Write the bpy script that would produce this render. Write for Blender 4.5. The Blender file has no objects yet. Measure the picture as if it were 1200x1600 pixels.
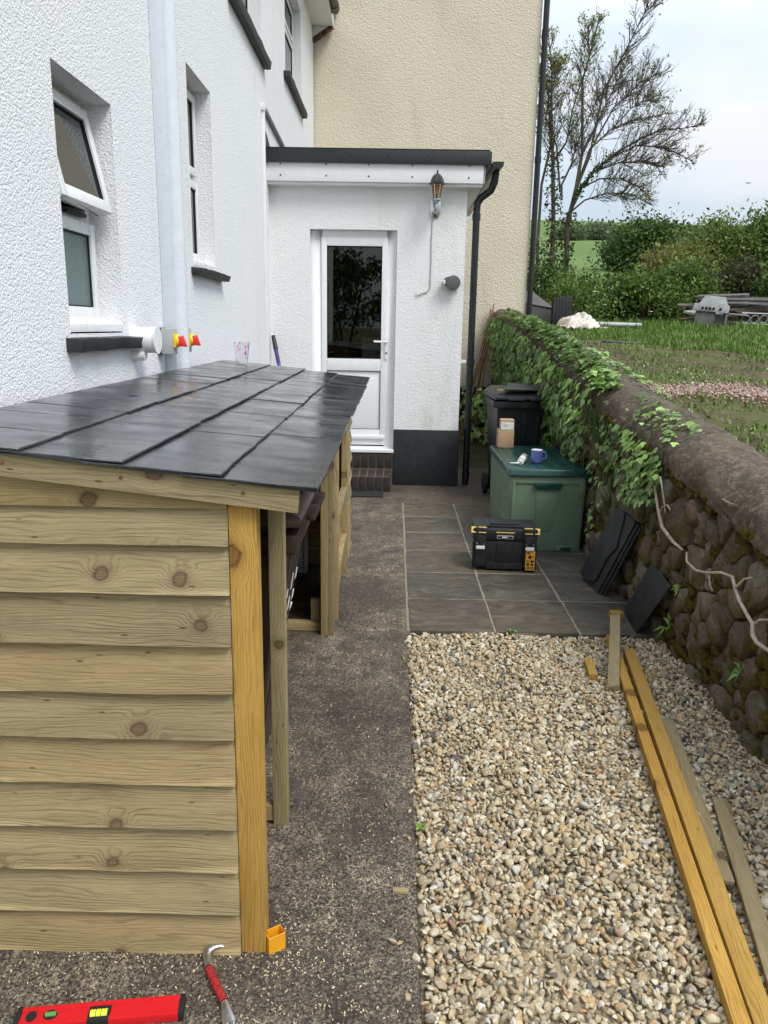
import bpy, bmesh, math, random
import numpy as np
from mathutils import Vector, Matrix
from math import radians, pi, sin, cos

scene = bpy.context.scene
col = scene.collection
random.seed(7)

# ------------------------------------------------------------------ camera
cam = bpy.data.cameras.new('camera')
cam.sensor_fit = 'VERTICAL'; cam.sensor_height = 36.0; cam.sensor_width = 27.0
cam.lens = 27.045; cam.clip_start = 0.05; cam.clip_end = 3000
camo = bpy.data.objects.new('camera', cam); col.objects.link(camo)
camo.matrix_world = Matrix(((0.99975726, -0.01947334, 0.01030558, 0.0),
                            (0.01456983, 0.2334817, -0.97225203, 0.0),
                            (0.01652683, 0.97216618, 0.23370875, 1.6),
                            (0, 0, 0, 1)))
scene.camera = camo

# ------------------------------------------------------------------ sky, sun, exposure
SUN_EL, SUN_AZ = radians(52), radians(134)          # azimuth clockwise from +Y
world = bpy.data.worlds.new('World'); scene.world = world; world.use_nodes = True
wn = world.node_tree; wn.nodes.clear()
w_out = wn.nodes.new('ShaderNodeOutputWorld'); w_bg = wn.nodes.new('ShaderNodeBackground')
w_bg.inputs['Strength'].default_value = 0.1
sky = wn.nodes.new('ShaderNodeTexSky'); sky.sky_type = 'NISHITA'; sky.sun_disc = False
sky.sun_elevation = SUN_EL; sky.sun_rotation = SUN_AZ; sky.air_density = 1.0; sky.dust_density = 2.0
tc = wn.nodes.new('ShaderNodeTexCoord')
sep = wn.nodes.new('ShaderNodeSeparateXYZ'); wn.links.new(tc.outputs['Generated'], sep.inputs[0])
mr = wn.nodes.new('ShaderNodeMapRange'); mr.inputs[1].default_value = 0.0; mr.inputs[2].default_value = 1.0
mr.inputs[3].default_value = 0.44; mr.inputs[4].default_value = 1.28        # overcast: zenith brighter than horizon
wn.links.new(sep.outputs['Z'], mr.inputs[0])
nz = wn.nodes.new('ShaderNodeTexNoise'); nz.inputs['Scale'].default_value = 2.6; nz.inputs['Detail'].default_value = 5
wmp = wn.nodes.new('ShaderNodeMapping'); wmp.inputs['Scale'].default_value = (1, 1, 2.6); wmp.inputs['Location'].default_value = (0.3, 0.1, 0.15)
wn.links.new(tc.outputs['Generated'], wmp.inputs[0]); wn.links.new(wmp.outputs[0], nz.inputs['Vector'])
crp = wn.nodes.new('ShaderNodeValToRGB')
crp.color_ramp.elements[0].position = 0.36; crp.color_ramp.elements[0].color = (6.3, 7.8, 9.3, 1)
crp.color_ramp.elements[1].position = 0.62; crp.color_ramp.elements[1].color = (10.0, 10.15, 10.5, 1)
wn.links.new(nz.outputs['Fac'], crp.inputs[0])
vm = wn.nodes.new('ShaderNodeVectorMath'); vm.operation = 'SCALE'
wn.links.new(crp.outputs[0], vm.inputs[0]); wn.links.new(mr.outputs[0], vm.inputs['Scale'])
wmx = wn.nodes.new('ShaderNodeMix'); wmx.data_type = 'RGBA'; wmx.inputs[0].default_value = 0.86
wn.links.new(sky.outputs[0], wmx.inputs[6]); wn.links.new(vm.outputs[0], wmx.inputs[7])
wn.links.new(wmx.outputs[2], w_bg.inputs['Color']); wn.links.new(w_bg.outputs[0], w_out.inputs[0])

sl = bpy.data.lights.new('sun', 'SUN'); sl.energy = 1.5; sl.angle = radians(24); sl.color = (1.0, 0.965, 0.91)
so = bpy.data.objects.new('sun', sl); col.objects.link(so)
sd = Vector((sin(SUN_AZ) * cos(SUN_EL), cos(SUN_AZ) * cos(SUN_EL), sin(SUN_EL)))
so.rotation_euler = sd.to_track_quat('Z', 'Y').to_euler()
vs = scene.view_settings
vs.view_transform = 'Standard'; vs.look = 'None'; vs.gamma = 1.0; vs.exposure = 0.74; vs.use_curve_mapping = False
scene.render.film_transparent = False

# ------------------------------------------------------------------ material helpers
class NT:
    def __init__(s, name):
        s.m = bpy.data.materials.new(name); s.m.use_nodes = True
        s.t = s.m.node_tree; s.b = s.t.nodes['Principled BSDF']
        s._o = None
    def n(s, typ, **kw):
        x = s.t.nodes.new(typ)
        for k, v in kw.items(): setattr(x, k, v)
        return x
    def l(s, a, b): s.t.links.new(a, b)
    def co(s):
        if s._o is None: s._o = s.n('ShaderNodeTexCoord').outputs['Object']
        return s._o
    def rnd(s): return s.n('ShaderNodeObjectInfo').outputs['Random']
    def attr(s, name='tint'):
        a = s.n('ShaderNodeAttribute'); a.attribute_name = name; return a.outputs['Color']
    def setv(s, inp, v):
        if hasattr(v, 'is_output'): s.l(v, inp)
        else: inp.default_value = v
    def map(s, vec, scale=(1, 1, 1), loc=(0, 0, 0), rot=(0, 0, 0)):
        x = s.n('ShaderNodeMapping'); s.setv(x.inputs[0], vec)
        s.setv(x.inputs['Scale'], scale); s.setv(x.inputs['Location'], loc); s.setv(x.inputs['Rotation'], rot)
        return x.outputs[0]
    def noise(s, vec, scale, detail=4, rough=.55, dist=0, out='Fac'):
        x = s.n('ShaderNodeTexNoise'); s.setv(x.inputs['Vector'], vec)
        x.inputs['Scale'].default_value = scale; x.inputs['Detail'].default_value = detail
        x.inputs['Roughness'].default_value = rough; x.inputs['Distortion'].default_value = dist
        return x.outputs[out]
    def vor(s, vec, scale, out='Distance', feature='F1', rand=1.0, dims='3D'):
        x = s.n('ShaderNodeTexVoronoi'); x.voronoi_dimensions = dims; x.feature = feature
        s.setv(x.inputs['Vector'], vec); x.inputs['Scale'].default_value = scale
        x.inputs['Randomness'].default_value = rand
        return x.outputs[out]
    def ramp(s, fac, stops, interp='LINEAR'):
        x = s.n('ShaderNodeValToRGB'); x.color_ramp.interpolation = interp
        e = x.color_ramp.elements
        while len(e) < len(stops): e.new(0.5)
        for i, (p, c) in enumerate(stops):
            e[i].position = p
            e[i].color = (c, c, c, 1) if isinstance(c, (int, float)) else (*c[:3], 1)
        s.l(fac, x.inputs[0]); return x.outputs[0]
    def mix(s, f, a, b, mode='MIX'):
        x = s.n('ShaderNodeMix', data_type='RGBA', blend_type=mode)
        s.setv(x.inputs[0], f)
        for i, v in ((6, a), (7, b)):
            if isinstance(v, (tuple, list)): v = (*v[:3], 1)
            s.setv(x.inputs[i], v)
        return x.outputs[2]
    def math(s, op, a, b=0.0, c=0.0, clamp=False):
        x = s.n('ShaderNodeMath', operation=op); x.use_clamp = clamp
        s.setv(x.inputs[0], a); s.setv(x.inputs[1], b)
        if op in ('MULTIPLY_ADD', 'SMOOTH_MIN'): s.setv(x.inputs[2], c)
        return x.outputs[0]
    def bump(s, h, strength=.5, dist=.01, normal=None):
        x = s.n('ShaderNodeBump'); x.inputs['Strength'].default_value = strength
        x.inputs['Distance'].default_value = dist; s.l(h, x.inputs['Height'])
        if normal is not None: s.l(normal, x.inputs['Normal'])
        s.l(x.outputs[0], s.b.inputs['Normal']); return x.outputs[0]
    def base(s, c, rough=.6, metal=0, spec=None):
        if isinstance(c, (tuple, list)): c = (*c[:3], 1)
        s.setv(s.b.inputs['Base Color'], c); s.setv(s.b.inputs['Roughness'], rough)
        s.b.inputs['Metallic'].default_value = metal
        if spec is not None: s.b.inputs['Specular IOR Level'].default_value = spec
        return s.m

M = {}
def simple(name, c, rough=.5, metal=0, var=.12, nscale=14, bump=.0, bscale=200, spec=None):
    t = NT(name); o = t.co()
    f = t.noise(o, nscale, 5, .6)
    k = t.ramp(f, [(.3, tuple(x * (1 - var) for x in c)), (.7, tuple(min(1, x * (1 + var)) for x in c))])
    r = t.math('MULTIPLY_ADD', t.noise(o, nscale * 2.3, 3), .3, rough - .15)
    t.base(k, r, metal, spec)
    if bump: t.bump(t.noise(o, bscale, 3), bump, .002)
    M[name] = t.m; return t.m

def stucco(name, c1, c2, scale, strength, dirt):
    t = NT(name); o = t.co()
    wob = t.noise(o, scale * .5, 2, .5, 0, 'Color')
    o2 = t.mix(.8 / scale, o, wob, 'ADD')
    v = t.vor(o2, scale, 'Distance', 'F1')
    v2 = t.vor(o2, scale * 2.1, 'Distance', 'F1')
    n = t.noise(o, scale * .45, 4, .6)
    h = t.math('ADD', t.math('MULTIPLY', t.math('ADD', v, t.math('MULTIPLY', v2, .5)), -.55), t.math('MULTIPLY', n, .8))
    big = t.noise(o, 1.1, 4, .6)
    streak = t.noise(t.map(o, (2.2, 2.2, .35)), 1.6, 5, .65)
    c = t.mix(t.ramp(big, [(.35, 0), (.7, 1)]), c1, c2)
    c = t.mix(t.ramp(streak, [(.55, 0), (.80, .5)]), c, dirt)
    c = t.mix(t.ramp(v, [(.45, 0), (.9, .18)]), c, tuple(x * .7 for x in c1))
    if name == 'stucco_annex':
        sx = t.n('ShaderNodeSeparateXYZ'); t.l(o, sx.inputs[0])
        low = t.ramp(sx.outputs[2], [(.55, 1), (1.0, .45)]); side = t.ramp(t.math('MULTIPLY_ADD', sx.outputs[0], .5, .5), [(.55, 0), (.74, 1), (.83, .3)])
        al = t.math('MULTIPLY', t.math('MULTIPLY', low, side), t.ramp(t.noise(t.map(o, (3, 3, 1.2)), 2.5, 5, .7), [(.42, 0), (.68, .6)]))
        c = t.mix(al, c, (.42, .44, .26))
    t.base(c, .85, 0, .3); t.bump(h, strength, .6 / scale)
    M[name] = t.m
stucco('stucco_white', (.84, .85, .865), (.81, .822, .845), 105, 1.0, (.66, .67, .63))
stucco('stucco_annex', (.84, .845, .85), (.81, .815, .82), 80, .9, (.60, .62, .50))
stucco('stucco_cream', (.70, .63, .49), (.64, .57, .435), 42, .75, (.52, .45, .33))
simple('upvc', (.78, .79, .80), .3, var=.03, spec=.5)
simple('pipe_white', (.66, .70, .76), .3, var=.04)
simple('white_paint', (.76, .77, .77), .45, var=.04, nscale=6)
simple('black_sill', (.022, .024, .026), .6, var=.5, bump=.5, bscale=60)
simple('black_plinth', (.016, .018, .02), .6, var=.4, bump=.4, bscale=40)
simple('black_gloss', (.012, .013, .014), .28, var=.3)
simple('black_fascia', (.018, .02, .023), .4, var=.3)
simple('black_plastic', (.014, .016, .019), .45, var=.35, nscale=9, bump=.15, bscale=300)
simple('toolbox_black', (.012, .013, .015), .5, var=.5, nscale=20)
simple('gutter_brown', (.03, .02, .016), .4, var=.3)
simple('rubber', (.01, .01, .011), .8)
simple('grey_plastic', (.09, .10, .10), .5, var=.1)
simple('grey_light', (.38, .40, .40), .5, var=.08)
simple('yellow_plastic', (.83, .56, .02), .35, var=.06)
simple('label_yellow', (.80, .55, .10), .45, var=.1, nscale=40)
simple('label_orange', (.72, .36, .03), .45, var=.06)
simple('label_white', (.82, .82, .80), .5, var=.05)
simple('orange_box', (.80, .36, .015), .35, var=.08)
simple('red_switch', (.62, .012, .012), .35, var=.08)
simple('red_level', (.62, .012, .018), .28, var=.06)
simple('red_worn', (.36, .018, .02), .5, var=.55, nscale=120, bump=.3, bscale=200)
simple('steel', (.55, .56, .56), .35, 1.0, var=.2, nscale=40)
simple('chrome', (.55, .57, .60), .18, 1.0, var=.2)
simple('steel_bbq', (.22, .225, .22), .5, .3, var=.3, nscale=6)
simple('brown_bin', (.038, .022, .016), .42, var=.2, nscale=6, bump=.1, bscale=250)
simple('brown_bin_lid', (.045, .028, .023), .36, var=.25, nscale=6)
simple('green_body', (.145, .21, .14), .5, var=.14, nscale=4, bump=.12, bscale=160)
simple('green_lid', (.006, .052, .042), .3, var=.3, nscale=7)
simple('cardboard', (.46, .30, .185), .8, var=.08)
simple('blue_mug', (.115, .15, .42), .25, var=.06)
simple('white_mug', (.82, .82, .80), .2, var=.02)
simple('tube_white', (.80, .79, .77), .35, var=.05)
simple('purple_print', (.16, .03, .14), .4)
simple('pink_print', (.72, .04, .25), .5)
simple('spirit', (.75, .85, .05), .1)
simple('green_vial', (.10, .28, .06), .2)
simple('blue_pole', (.05, .10, .42), .3)
simple('purple_pole', (.06, .03, .16), .35)
simple('tarp', (.62, .57, .52), .6, var=.15, nscale=9)
simple('cane', (.20, .115, .055), .7, var=.4, nscale=30)
simple('mortar', (.24, .21, .155), .9, var=.3, nscale=30, bump=.6, bscale=120)
simple('wall_core', (.075, .058, .032), .95, var=.5, nscale=12, bump=.9, bscale=60)
simple('brick_dark', (.026, .023, .021), .7, var=.4, nscale=20, bump=.5, bscale=70)
simple('brick_mortar', (.125, .085, .062), .9, var=.2)
simple('dark_room', (.022, .024, .02), .8)
simple('room_white', (.70, .70, .66), .6)
simple('room_brown', (.22, .12, .06), .6)
simple('curtain', (.62, .60, .55), .8, var=.15, nscale=20)
simple('felt', (.012, .013, .014), .85, var=.4, nscale=30, bump=.5, bscale=150)
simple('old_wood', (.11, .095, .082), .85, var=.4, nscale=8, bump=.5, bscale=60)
simple('old_wood_brown', (.10, .065, .045), .85, var=.4, nscale=8, bump=.5, bscale=60)
simple('bark_dark', (.075, .066, .054), .9, var=.4, nscale=10, bump=.6, bscale=40)
simple('rust', (.19, .07, .035), .8, var=.4)
simple('root', (.46, .39, .32), .8, var=.3, nscale=30, bump=.6, bscale=90)
simple('terracotta', (.42, .17, .09), .8, var=.2)
simple('dirty_grey', (.07, .068, .065), .55, var=.25, nscale=5)
simple('flower', (.80, .80, .70), .7)
simple('bird_dark', (.03, .03, .03), .8)
simple('ply', (.20, .135, .085), .7, var=.2, nscale=9)

def glass(name, tint=(.9, .95, .93), rough=0.0):
    t = NT(name); t.base(tint, rough)
    t.b.inputs['Transmission Weight'].default_value = 1.0; t.b.inputs['IOR'].default_value = 1.45
    M[name] = t.m
glass('glass'); glass('cup_clear', (.95, .93, .95), .08); glass('amber', (.55, .30, .14), .15)
t = NT('glass_frost'); o = t.co()
t.base((.115, .165, .16), .22); t.bump(t.noise(o, 260, 2), .5, .003); M['glass_frost'] = t.m
t = NT('glass_dark'); o = t.co()
t.base(t.ramp(t.noise(o, 2.5, 3), [(.35, (.012, .014, .015)), (.7, (.03, .034, .034))]), .03, 0, .6); M['glass_dark'] = t.m

def wood(name, pale, mid, dark, knotc, yellow=0.0, ks=4.2):
    t = NT(name); o = t.co(); r = t.rnd()
    off = t.n('ShaderNodeCombineXYZ'); t.setv(off.inputs[0], t.math('MULTIPLY', r, 37.0)); t.setv(off.inputs[1], t.math('MULTIPLY', r, 91.0)); t.setv(off.inputs[2], t.math('MULTIPLY', r, 13.0))
    p = t.map(o, (1, 1, 1), off.outputs[0])
    warp = t.noise(t.map(p, (1.2, 5, 5)), 2.0, 3, .5, 0, 'Color')
    # knots: sparse cells in the board plane
    kx = t.n('ShaderNodeTexVoronoi'); kx.voronoi_dimensions = '2D'; kx.feature = 'F1'
    pk = t.map(t.mix(.03, p, warp, 'ADD'), (ks, ks * 1.15, 1)); t.l(pk, kx.inputs['Vector']); kx.inputs['Scale'].default_value = 1.0
    sepc = t.n('ShaderNodeSeparateColor'); t.l(kx.outputs['Color'], sepc.inputs[0])
    keep = t.ramp(sepc.outputs[0], [(.36, 0), (.38, 1)])
    dn = t.noise(p, 60, 2, .5); d = t.math('ADD', kx.outputs['Distance'], t.math('MULTIPLY_ADD', dn, .05, -.025))
    d = t.math('ADD', d, t.math('MULTIPLY_ADD', sepc.outputs[1], -.045, .015))
    pull = t.math('MULTIPLY', t.ramp(d, [(.03, 1), (.24, 0)], 'EASE'), keep)
    sx = t.n('ShaderNodeSeparateXYZ'); t.l(p, sx.inputs[0]); so_ = t.n('ShaderNodeSeparateXYZ'); t.l(o, so_.inputs[0])
    wv = t.math('ADD', t.noise(t.map(p, (1.1, 8, 8)), 1.5, 3, .55), t.math('MULTIPLY', pull, .30))
    ph = t.math('MULTIPLY_ADD', wv, 62.0, t.math('MULTIPLY', sx.outputs['Y'], 620.0))
    ring = t.math('MULTIPLY_ADD', t.math('SINE', ph), .5, .5)
    ring = t.math('MULTIPLY', t.math('POWER', ring, 3.0), t.ramp(t.noise(t.map(p, (2.5, 14, 14)), 2.2, 3, .6), [(.32, .15), (.65, 1)]))
    fine = t.noise(t.map(p, (16, 520, 520)), 1.0, 5, .75)
    rough_ = t.noise(t.map(p, (30, 260, 260)), 1.0, 3, .7)
    broad = t.noise(t.map(p, (1.5, 11, 11)), 1.5, 4, .6)
    c = t.mix(t.ramp(broad, [(.32, 0), (.68, 1)]), pale, mid)
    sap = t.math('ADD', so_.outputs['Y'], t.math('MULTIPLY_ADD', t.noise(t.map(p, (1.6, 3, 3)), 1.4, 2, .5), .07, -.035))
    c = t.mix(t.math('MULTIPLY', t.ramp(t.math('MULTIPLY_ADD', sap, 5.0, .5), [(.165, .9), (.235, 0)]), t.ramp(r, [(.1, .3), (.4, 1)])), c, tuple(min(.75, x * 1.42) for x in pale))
    c = t.mix(t.math('MULTIPLY', ring, .62), c, dark)
    c = t.mix(t.ramp(fine, [(.46, 0), (.72, .42)]), c, dark)
    c = t.mix(t.ramp(fine, [(.28, .35), (.42, 0)]), c, tuple(min(.8, x * 1.3) for x in pale))
    fur = t.vor(t.map(p, (7, 28, 28)), 1.0)
    c = t.mix(t.ramp(fur, [(.045, .8), (.085, 0)]), c, tuple(x * .35 for x in dark))
    stain = t.noise(t.map(p, (2.2, 6, 6), (9, 4, 2)), 2.0, 4, .6)
    c = t.mix(t.ramp(stain, [(.60, 0), (.78, .4)]), c, tuple(x * .8 for x in dark))
    kn = t.math('MULTIPLY', t.ramp(d, [(.015, .9), (.050, .7), (.085, .25), (.17, 0)]), keep)
    krg = t.math('MULTIPLY', t.ramp(d, [(.028, .1), (.050, .75), (.072, 0)]), keep)
    kr2 = t.math('MULTIPLY', t.math('MULTIPLY_ADD', t.math('SINE', t.math('MULTIPLY', d, 420.0)), .5, .5), t.math('MULTIPLY', t.ramp(d, [(.05, .45), (.12, 0)]), keep))
    c = t.mix(t.math('MULTIPLY', kn, .8), c, knotc)
    c = t.mix(kr2, c, tuple(x * .45 for x in knotc))
    c = t.mix(t.math('MULTIPLY', krg, .85), c, tuple(x * .30 for x in knotc))
    c = t.mix(1.0, c, t.ramp(r, [(0, (.80, .80, .80)), (.5, (1, 1, 1)), (1, (1.0, .93, .82))]), 'MULTIPLY')
    t.base(c, .72, 0, .3)
    h = t.math('ADD', t.math('MULTIPLY', ring, -.5), t.math('ADD', t.math('ADD', fine, rough_), t.math('MULTIPLY', kn, -.6)))
    t.bump(h, .55, .003); M[name] = t.m
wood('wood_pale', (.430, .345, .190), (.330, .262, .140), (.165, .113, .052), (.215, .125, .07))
wood('wood_post', (.40, .33, .175), (.30, .24, .115), (.19, .14, .06), (.13, .08, .03))
wood('wood_gold', (.56, .345, .085), (.46, .265, .055), (.25, .125, .025), (.20, .085, .02), ks=3.0)
wood('wood_grey', (.40, .32, .18), (.31, .235, .125), (.17, .115, .055), (.10, .06, .03))

# wet slate
t = NT('slate_wet'); o = t.co(); r = t.rnd()
off = t.n('ShaderNodeCombineXYZ'); t.setv(off.inputs[0], t.math('MULTIPLY', r, 31.0)); t.setv(off.inputs[1], t.math('MULTIPLY', r, 17.0))
p = t.map(o, (1, 1, 1), off.outputs[0])
n1 = t.noise(t.map(p, (1, 1.8, 1)), 4, 5, .6); n2 = t.noise(t.map(p, (14, 4, 10)), 3, 5, .65)
n3 = t.noise(p, 55, 4, .7)
c = t.ramp(n2, [(.3, (.024, .026, .029)), (.7, (.050, .053, .058))])
c = t.mix(1.0, c, t.ramp(r, [(0, .7), (1, 1.35)]), 'MULTIPLY')
c = t.mix(t.ramp(n3, [(.66, 0), (.8, .3)]), c, (.11, .12, .13))
wet = t.ramp(n1, [(.36, .10), (.54, .24), (.72, .40)])
t.base(c, wet, 0, .5); t.bump(t.math('ADD', n2, t.math('MULTIPLY', n3, .12)), .20, .003); M['slate_wet'] = t.m
t = NT('slate_dry'); o = t.co()
n2 = t.noise(t.map(o, (4, 4, 3)), 3, 5, .65); n3 = t.noise(o, 70, 4, .7)
c = t.mix(t.ramp(n3, [(.6, 0), (.78, .35)]), t.ramp(n2, [(.3, (.020, .022, .025)), (.7, (.042, .044, .048))]), (.10, .095, .09))
t.base(c, .6, 0, .4); t.bump(t.math('ADD', n2, t.math('MULTIPLY', n3, .4)), .5, .004); M['slate_dry'] = t.m

# concrete path with worn aggregate
def concrete(name, dark, mid, pale, moss, mossamt):
    t = NT(name); o = t.co()
    big = t.noise(o, 1.9, 5, .62); med = t.noise(o, 8, 5, .65)
    g1 = t.noise(o, 95, 5, .75, .6); g2 = t.noise(o, 125, 4, .8, .8); g3 = t.noise(t.map(o, (1, .7, 1), (3, 5, 1), (0, 0, .6)), 48, 6, .8, 1.4)
    c = t.ramp(g1, [(.32, tuple(x * .32 for x in dark)), (.45, dark), (.56, mid), (.66, tuple(x * 1.35 for x in mid))])
    sc = t.n('ShaderNodeSeparateColor'); t.l(t.vor(o, 120, 'Color'), sc.inputs[0])
    c = t.mix(.5, c, t.ramp(sc.outputs[0], [(0, tuple(x * .45 for x in dark)), (.5, dark), (.8, mid), (.95, tuple(x * 1.5 for x in mid)), (1, pale)]))
    worn = t.math('MULTIPLY', t.ramp(big, [(.38, .10), (.60, 1)]), t.ramp(med, [(.36, .15), (.60, 1)]))
    c = t.mix(t.math('MULTIPLY', t.ramp(g2, [(.49, 0), (.57, 1)]), t.math('MULTIPLY_ADD', worn, .80, .14)), c, pale)
    c = t.mix(t.math('MULTIPLY', t.ramp(g3, [(.55, 0), (.585, 1)]), t.math('MULTIPLY_ADD', worn, .95, .05)), c, tuple(x * 1.2 for x in pale))
    blot = t.noise(o, 4.5, 4, .55)
    c = t.mix(t.ramp(blot, [(.62, 0), (.76, .75)]), c, tuple(x * .45 for x in dark))
    mo = t.noise(o, 1.6, 5, .65)
    c = t.mix(t.ramp(mo, [(.60 - mossamt, 0), (.78 - mossamt, .8)]), c, moss)
    t.base(c, t.ramp(big, [(.3, .55), (.7, .85)]), 0, .35)
    t.bump(t.math('ADD', g1, t.math('MULTIPLY', g2, .7)), .8, .006); M[name] = t.m
concrete('path', (.036, .028, .024), (.068, .053, .045), (.40, .335, .235), (.10, .085, .05), -.05)
concrete('path_back', (.048, .037, .030), (.082, .063, .050), (.24, .20, .15), (.045, .042, .014), .04)
concrete('path_moss', (.035, .030, .016), (.055, .045, .022), (.10, .09, .05), (.040, .042, .010), .32)

t = NT('sandstone'); o = t.co(); r = t.rnd()
off = t.n('ShaderNodeCombineXYZ'); t.setv(off.inputs[0], t.math('MULTIPLY', r, 23.0)); t.setv(off.inputs[1], t.math('MULTIPLY', r, 57.0)); t.setv(off.inputs[2], t.math('MULTIPLY', r, 5.0))
p = t.map(o, (1, 1, 1), off.outputs[0])
rot = t.n('ShaderNodeCombineXYZ'); t.setv(rot.inputs[2], t.math('MULTIPLY', r, 40.0))
lay = t.noise(t.map(p, (1.7, 3.2, 1), (0, 0, 0), rot.outputs[0]), 3.4, 8, .72, 1.0)
n2 = t.noise(p, 3.0, 5, .6); n3 = t.noise(p, 60, 4, .7)
c = t.ramp(lay, [(.25, (.030, .027, .024)), (.45, (.072, .064, .053)), (.58, (.120, .104, .082)), (.75, (.21, .18, .14))])
c = t.mix(t.ramp(n2, [(.45, 0), (.75, .65)]), c, (.10, .072, .045))
c = t.mix(1.0, c, t.ramp(r, [(0, (.75, .77, .78)), (.5, (1, 1, 1)), (1, (1.12, 1.0, .86))]), 'MULTIPLY')
c = t.mix(t.ramp(n3, [(.66, 0), (.8, .4)]), c, (.23, .21, .16))
t.base(c, t.ramp(n2, [(.3, .45), (.7, .75)]), 0, .4); t.bump(t.math('ADD', lay, t.math('MULTIPLY', n3, .15)), .6, .012); M['sandstone'] = t.m

def tinted(name, rough=.6, noise=40, amt=.35, bump=.3, bdist=.003, trans=0.0, spec=.4):
    t = NT(name); o = t.co(); a = t.attr()
    f = t.noise(o, noise, 4, .6)
    c = t.mix(1.0, a, t.ramp(f, [(.25, 1 - amt), (.75, 1 + amt * .4)]), 'MULTIPLY')
    t.base(c, rough, 0, spec)
    if bump: t.bump(f, bump, bdist)
    if trans:
        tr = t.n('ShaderNodeBsdfTranslucent'); t.l(c, tr.inputs['Color'])
        mx = t.n('ShaderNodeMixShader'); mx.inputs[0].default_value = trans
        t.l(t.b.outputs[0], mx.inputs[1]); t.l(tr.outputs[0], mx.inputs[2])
        t.l(mx.outputs[0], t.t.nodes['Material Output'].inputs[0])
    M[name] = t.m
tinted('pebble', .6, 170, .5, .5, .003)
tinted('chips', .7, 60, .3, .3)
tinted('leaf', .42, 20, .2, 0, trans=.38)
tinted('grass', .55, 20, .2, 0, trans=.25)
tinted('stone', .85, 26, .55, .9, .012, spec=.25)
tinted('bark', .85, 22, .4, .6, .006)
def leafmat(name, c1, c2, rough=.32):
    t = NT(name); r = t.rnd()
    c = t.ramp(r, [(0, c1), (.85, c2), (1, tuple(x * 1.5 for x in c2))])
    t.base(c, rough, 0, .5)
    tr = t.n('ShaderNodeBsdfTranslucent'); t.l(c, tr.inputs['Color'])
    mx = t.n('ShaderNodeMixShader'); mx.inputs[0].default_value = .2
    t.l(t.b.outputs[0], mx.inputs[1]); t.l(tr.outputs[0], mx.inputs[2])
    t.l(mx.outputs[0], t.t.nodes['Material Output'].inputs[0]); M[name] = t.m
leafmat('ivy_leaf', (.09, .19, .035), (.27, .42, .10))

t = NT('wall_stone'); o = t.co(); r = t.rnd()
geo = t.n('ShaderNodeNewGeometry'); sz = t.n('ShaderNodeSeparateXYZ'); t.l(geo.outputs['Normal'], sz.inputs[0])
n1 = t.noise(o, 7, 5, .65); n2 = t.noise(o, 38, 5, .7); n3 = t.noise(o, 4.2, 4, .6); n4 = t.noise(o, 110, 3, .7)
c = t.ramp(r, [(0, (.13, .105, .08)), (.35, (.185, .158, .125)), (.6, (.24, .212, .17)), (.8, (.20, .125, .10)), (1, (.30, .275, .225))])
c = t.mix(1.0, c, t.ramp(n2, [(.25, .45), (.75, 1.3)]), 'MULTIPLY')
c = t.mix(t.ramp(n4, [(.62, 0), (.74, .5)]), c, (.24, .23, .19))
mossf = t.math('ADD', n3, t.math('MULTIPLY', sz.outputs[2], .10))
c = t.mix(t.ramp(mossf, [(.50, 0), (.62, .9)]), c, t.ramp(n2, [(.3, (.045, .038, .007)), (.7, (.135, .105, .020))]))
t.base(c, .9, 0, .2); t.bump(t.math('ADD', n1, t.math('MULTIPLY', n2, .6)), .85, .02); M['wall_stone'] = t.m
t = NT('coping'); o = t.co()
n1 = t.noise(t.map(o, (1, 1.0, 1)), 5, 6, .7); n2 = t.noise(o, 42, 5, .7); n3 = t.noise(o, 26, 6, .78, .5)
c = t.ramp(n1, [(.28, (.055, .043, .033)), (.5, (.112, .088, .066)), (.72, (.18, .135, .10))])
c = t.mix(t.ramp(n3, [(.50, 0), (.64, .65)]), c, (.32, .255, .19))
c = t.mix(t.ramp(n2, [(.3, .55), (.5, 0)]), c, (.045, .04, .038))
c = t.mix(t.ramp(t.noise(o, 3.1, 5, .65), [(.60, 0), (.74, .75)]), c, (.06, .05, .014))
t.base(c, .9, 0, .2); t.bump(t.math('ADD', n1, n2), .9, .018); M['coping'] = t.m
t = NT('moss'); o = t.co(); n1 = t.noise(o, 60, 4, .7)
t.base(t.ramp(n1, [(.3, (.045, .038, .006)), (.7, (.17, .13, .024))]), .95, 0, .1); t.bump(n1, 1.0, .02); M['moss'] = t.m

t = NT('terrain'); o = t.co(); gp = t.n('ShaderNodeSeparateXYZ'); t.l(o, gp.inputs[0])
n1 = t.noise(o, .9, 6, .65); n2 = t.noise(o, 7, 5, .7); n3 = t.noise(o, 40, 4, .7); n5 = t.noise(o, .02, 4, .6)
soil = t.ramp(n2, [(.3, (.055, .038, .026)), (.55, (.12, .085, .058)), (.8, (.22, .17, .13))])
grs = t.ramp(n3, [(.3, (.055, .07, .018)), (.7, (.15, .17, .05))])
c = t.mix(t.ramp(n1, [(.42, .05), (.58, .85)]), soil, grs)
c = t.mix(t.ramp(n3, [(.66, 0), (.74, .6)]), c, (.28, .24, .18))
meadow = t.ramp(t.math('ADD', t.noise(o, .03, 5, .6), t.math('MULTIPLY', n1, .15)), [(.38, (.075, .125, .035)), (.6, (.13, .19, .06)), (.8, (.06, .09, .035))])
far = t.ramp(t.math('MULTIPLY', gp.outputs['Y'], .01), [(.24, 0), (.34, 1)])
c = t.mix(far, c, meadow)
t.base(c, .95, 0, .15); t.bump(t.math('ADD', n2, n3), .7, .03); M['terrain'] = t.m
simple('gravel_bed', (.30, .24, .16), .9, var=.4, nscale=60, bump=.8, bscale=90)

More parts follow.
